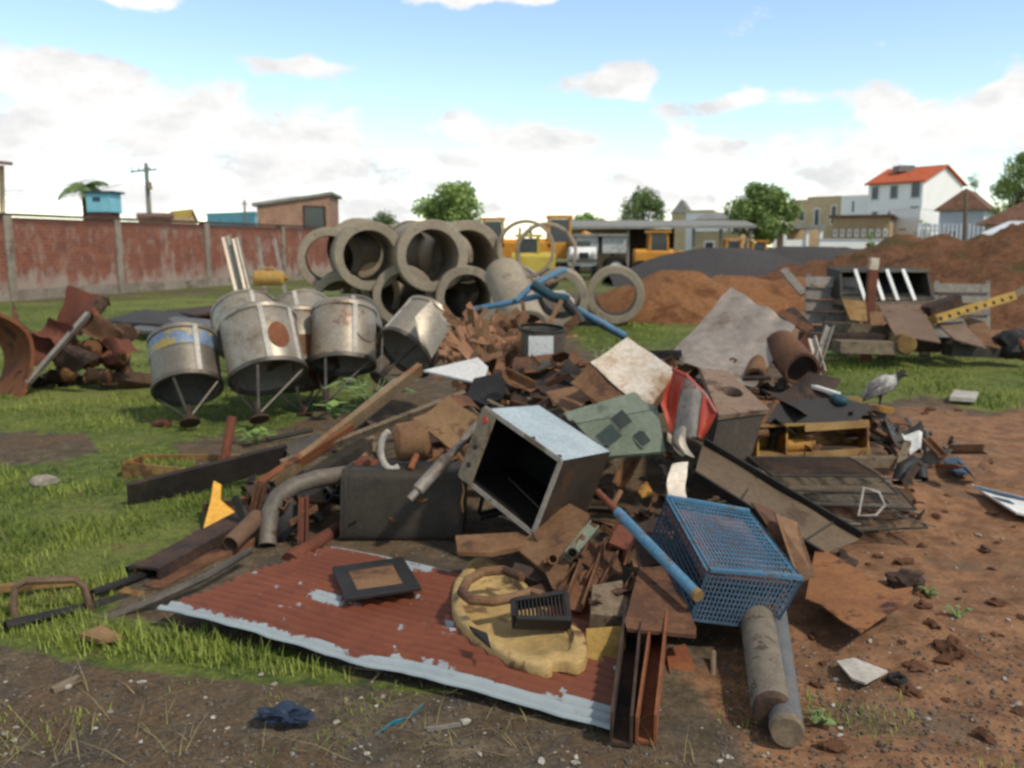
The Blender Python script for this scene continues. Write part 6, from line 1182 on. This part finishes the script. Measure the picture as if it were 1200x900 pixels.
obj('beak', MB().tube([bp(1061, 439.5), bp(1065, 441.5)], [1.6*k_, .3*k_], 8), RUBBER, t); obj('comb', MB().poly([bp(1054, 435.5, .004), bp(1056, 432.5, .004), bp(1058, 434, .004), bp(1060, 433.5, .004), bp(1061, 436.5, .004)], .008), mat('comb_red', '3a1c1a', '4a2320', 9), t)
for dd in (-.03, .03): mb = MB().tube([bp(1031, 459, dd), bp(1032, 468, dd), bp(1030, 476, dd)], [3.2*k_, 1.5*k_, 1.1*k_], 8); [mb.tube([bp(1030, 476, dd), bp(1030+fx, 478, dd+fd)], .004, 5) for fx, fd in ((6, 0), (4, .03), (4, -.03), (-4, 0))]; obj('leg', mb, RUST_DK, t)

# ------------------------------------------------------------------ small things on the ground
q = [on(1137, 576)+V((0,0,.05)), on(1200, 592)+V((0,0,.05)), on(1240, 622)+V((0,0,.05)), on(1190, 612)+V((0,0,.06))]; t = thing('printed_board', sum(q, V())/4-V((0,0,.05)), 'white board with blue print lying on the red soil at the right', 'board'); obj('board', MB().poly(q, .012, V((0,0,1))), WHITE, t)
L_ = lambda u, v: (q[0]*(1-u)+q[1]*u)*(1-v)+(q[3]*(1-u)+q[2]*u)*v+V((0,0,.003))
obj('blue_stripe', MB().poly([L_(.02, .05), L_(.98, .05), L_(.98, .25), L_(.02, .25)], .002, V((0,0,1))), BLUE_DK, t); obj('blue_stripe', MB().poly([L_(.05, .45), L_(.4, .45), L_(.4, .6), L_(.05, .6)], .002, V((0,0,1))), BLUE_DK, t)
q = [on(1104, 548)+V((0,0,.05)), on(1122, 546)+V((0,0,.06)), on(1138, 562)+V((0,0,.04)), on(1122, 566)+V((0,0,.05))]; one('blue_board', MB().poly(q, .01), BLUE_DK, 'small dull blue board on the red soil above the printed one', 'board')
q = [on(x, y)+V((0,0,.02+.006*(i % 2))) for i, (x, y) in enumerate(((980, 786), (1000, 780), (1040, 797), (1014, 812), (998, 808)))]; zm = sum(p.z for p in q)/5; q = [V((p.x, p.y, zm+.004*i)) for i, p in enumerate(q)]; one('grey_shard', MB().poly(q, .008).dent(.008, 9), CONC_LT, 'pale grey shard lying on the soil at the right front', 'shard')
c_ = on(1051, 800)+V((0,0,.015)); one('rubber_ring', MB().tube([c_+V((.028*cos(a_), .028*sin(a_), 0)) for a_ in [k*pi/8 for k in range(16)]], .011, 8, closed=True), RUBBER, 'small black rubber ring beside the pale shard', 'ring')
q = [on(x, y)+V((0,0,.02+.03*(i % 2))) for i, (x, y) in enumerate(((312, 850), (330, 838), (355, 842), (360, 856), (340, 868), (318, 866)))]; one('blue_packet', MB().blob(sum(q, V())/6+V((0,0,.012)), (.075, .045, .03), 41, .75, 3, 1.8), mat('navy_wrap', '232f42', '2f3f58', 8, c3='4a525e', rough=.4), 'crumpled dark blue packet on the ground at the front', 'packet', sharp=20)
a_, b_ = on(446, 862)+V((0,0,.015)), on(492, 836)+V((0,0,.02)); one('cyan_strip', MB().grid([a_+V((.012,.012,0)), b_+V((.012,.012,0)), b_-V((.012,.012,0)), a_-V((.012,.012,0))], 12, 3, lambda u, v: .012*sin(u*7)+.006*sin(v*5), .004), mat('cyan_plastic', '2f7f92', '3f8fa0', 6, c3='3a5a60', rough=.5), 'cyan plastic strip on the ground at the front', 'strip')
one('wood_stick', MB().beam(on(500, 858)+V((0,0,.01)), on(540, 852)+V((0,0,.01)), .012, .012), WOOD_GREY, 'thin grey stick right of the cyan strip', 'wood'); one('wood_stick', MB().beam(on(62, 812)+V((0,0,.01)), on(94, 800)+V((0,0,.02)), .03, .02), WOOD, 'brown wood chip on the bare soil at the left front', 'wood')
q = [on(94, 757)+V((0,0,.035)), on(120, 749)+V((0,0,.04)), on(142, 757)+V((0,0,.03)), on(118, 764)+V((0,0,.03))]; one('flat_stone', MB().poly(q, .02).dent(.01, 14), CARD, 'pale flat stone in the grass below the bent handle', 'stone')
q = [on(1112, 474)+V((0,0,.04)), on(1118, 466)+V((0,0,.05)), on(1146, 468)+V((0,0,.04)), on(1142, 476)+V((0,0,.04))]; one('white_slab', MB().poly(q, .04), CONC_LT, 'pale slab on the grass right of the hen', 'slab')
for (x, y, lb) in ((190, 500, 'red brick scrap on the grass below the left drum'), (52, 568, 'tan stone on the grass at the left')): one('brick_scrap', MB().blob(on(x, y)+V((0,0,.03)), (.09, .06, .04), x, .3, 2), RUST_RED if x == 190 else STONE, lb, 'rubble')
rs = random.Random(77); proto = [obj('stone', MB().blob((0, 0, 0), (1, .8, .6), 50+i, .45, 2, 1.2), STONE if i % 2 else CONC_LT, None, 'small pale stone on the bare soil', 'stone', 'small stones on the bare soil', origin=(0, 0, 0)) for i in range(4)]
i = 0
while i < 110:
    if rs.random() < .5: x, y = rs.uniform(0, 800), rs.uniform(790, 898)
    else: x, y = rs.uniform(840, 1200), rs.uniform(620, 898)
    if 180 < x < 830 and y < 700+(x-180)*.29+25: continue
    p = on(x, y); s_ = min(.03, .005+rs.gammavariate(1.5, .0035)); o = proto[i] if i < 4 else proto[i % 4].copy()
    if i >= 4: col.objects.link(o)
    o.location = p+V((0,0,s_*.3)); o.scale = (s_, s_*rs.uniform(.6, 1), s_*rs.uniform(.6, 1)); o.rotation_euler = (0, 0, rs.uniform(0, 6)); i += 1
# clods on the red soil
proto = [obj('soil_clod', MB().blob((0, 0, 0), (1, .85, .6), 90+i, .7, 3, 1.5), DKSOIL, None, 'reddish soil clod on the trampled ground at the right', 'clod', 'clods on the red soil', origin=(0, 0, 0)) for i in range(4)]
i = 0
while i < 75:
    x, y = rs.uniform(950, 1230), 480+400*rs.random()**1.6
    if x < 1085-(y-480)*.5 and y < 760: continue
    p = on(x, y); s_ = min(.07, .010+rs.gammavariate(1.5, .011)); o = proto[i] if i < 4 else proto[i % 4].copy()
    if i >= 4: col.objects.link(o)
    o.location = p+V((0,0,s_*.15)); o.scale = (s_, s_*rs.uniform(.6, 1), s_*rs.uniform(.5, .9)); o.rotation_euler = (0, 0, rs.uniform(0, 6)); i += 1
# pebbles nobody could count
n = 7000; a = np.random.uniform(-60, 1260, n); b_ = 740+170*np.random.uniform(0, 1, n); d = np.array([ray(px, py) for px, py in zip(a, b_)]); tt = -1.6/d[:, 2]; X, Y = d[:, 0]*tt, d[:, 1]*tt
ok = (zones(X, Y)[0] < .4) & ~((a > 170) & (a < 840) & (b_ < 712+(a-180)*.27)); X, Y = X[ok], Y[ok]; n = len(X); s_ = np.minimum(.003+np.random.gamma(1.4, .0022, n), .016)
th = np.random.uniform(0, 6.28, n); oc = np.array([(1,0,0),(0,1,0),(-1,0,0),(0,-1,0),(0,0,.8),(0,0,-.5)])*1.0; of = np.array([(0,1,4),(1,2,4),(2,3,4),(3,0,4),(1,0,5),(2,1,5),(3,2,5),(0,3,5)])
cs, sn = np.cos(th)[:, None], np.sin(th)[:, None]; jx = oc[None, :, 0]*np.random.uniform(.6, 1.3, (n, 6)); jy = oc[None, :, 1]*np.random.uniform(.6, 1.3, (n, 6)); jz = np.repeat(oc[None, :, 2], n, 0)
v = np.stack([X[:, None]+(jx*cs-jy*sn)*s_[:, None], Y[:, None]+(jx*sn+jy*cs)*s_[:, None], gz(X, Y)[:, None]+jz*s_[:, None]], 2).reshape(-1, 3); f3 = (of[None]+np.arange(n)[:, None, None]*6).reshape(-1, 3)
GRAV = mat('pebbles', '655c51', '7d7468', 60, c3='51473d', rough=.95, rnd=0, bump=0, scale3=40, thr3=(.45, .5)); o = bpy.data.objects.new('pebbles', np_mesh('pebbles', v, f3, GRAV)); col.objects.link(o); tag(o, kind='stuff')
# broad leaved weeds
def weed(px, py, D, n, size, lb, m=LEAF3, rad=.12, h=.16):
    b0 = P(px, py, D) if D else on(px, py); rs = random.Random(px); t = thing('weed', b0, lb, 'weed', 'broad leaved weeds in the scrap'); mb = MB(); st = MB()
    for i in range(n):
        a_ = rs.uniform(0, 6.28); r_ = rs.uniform(.2, 1)*rad; tip = b0+V((cos(a_)*r_, sin(a_)*r_, h*rs.uniform(.4, 1))); st.tube([b0, tip], .004, 4); u = V((cos(a_), sin(a_), rs.uniform(-.5, .2))).normalized(); w_ = u.cross(V((0,0,1))).normalized(); s_ = size*rs.uniform(.6, 1.2)
        mb.poly([tip-u*s_*.2, tip+u*s_*.2+w_*s_*.35, tip+u*s_*.7+w_*s_*.25, tip+u*s_, tip+u*s_*.7-w_*s_*.25, tip+u*s_*.2-w_*s_*.35], .002)
    obj('leaves', mb, m, t); obj('stems', st, m, t)
weed(392, 492, 6.6, 16, .10, 'bright green weed left of the long board, under the drums'); weed(436, 474, 6.6, 22, .12, 'dark green weed under the crossing boards', LEAF2, .25, .2); weed(300, 520, None, 14, .09, 'weed growing among rubble behind the dark plank')
weed(705, 430, 6.9, 12, .07, 'small bright weed behind the stained fridge door'); weed(960, 418, None, 26, .10, 'bright clump of weed on the grass beyond the rusty duct', LEAF3, .5, .2); weed(1000, 418, None, 30, .10, 'wide bright clump of weed before the timber pile', LEAF3, .6, .2)
for (x, y, s_) in ((1090, 700, .03), (1122, 724, .03), (960, 850, .03)): weed(x, y, None, 10, s_, {1090: 'tiny green tuft right of the ragged plate', 1122: 'tiny green tuft farther right of the ragged plate', 960: 'small green tuft beside the blue grey post'}[x], LEAF2, .05, .05)
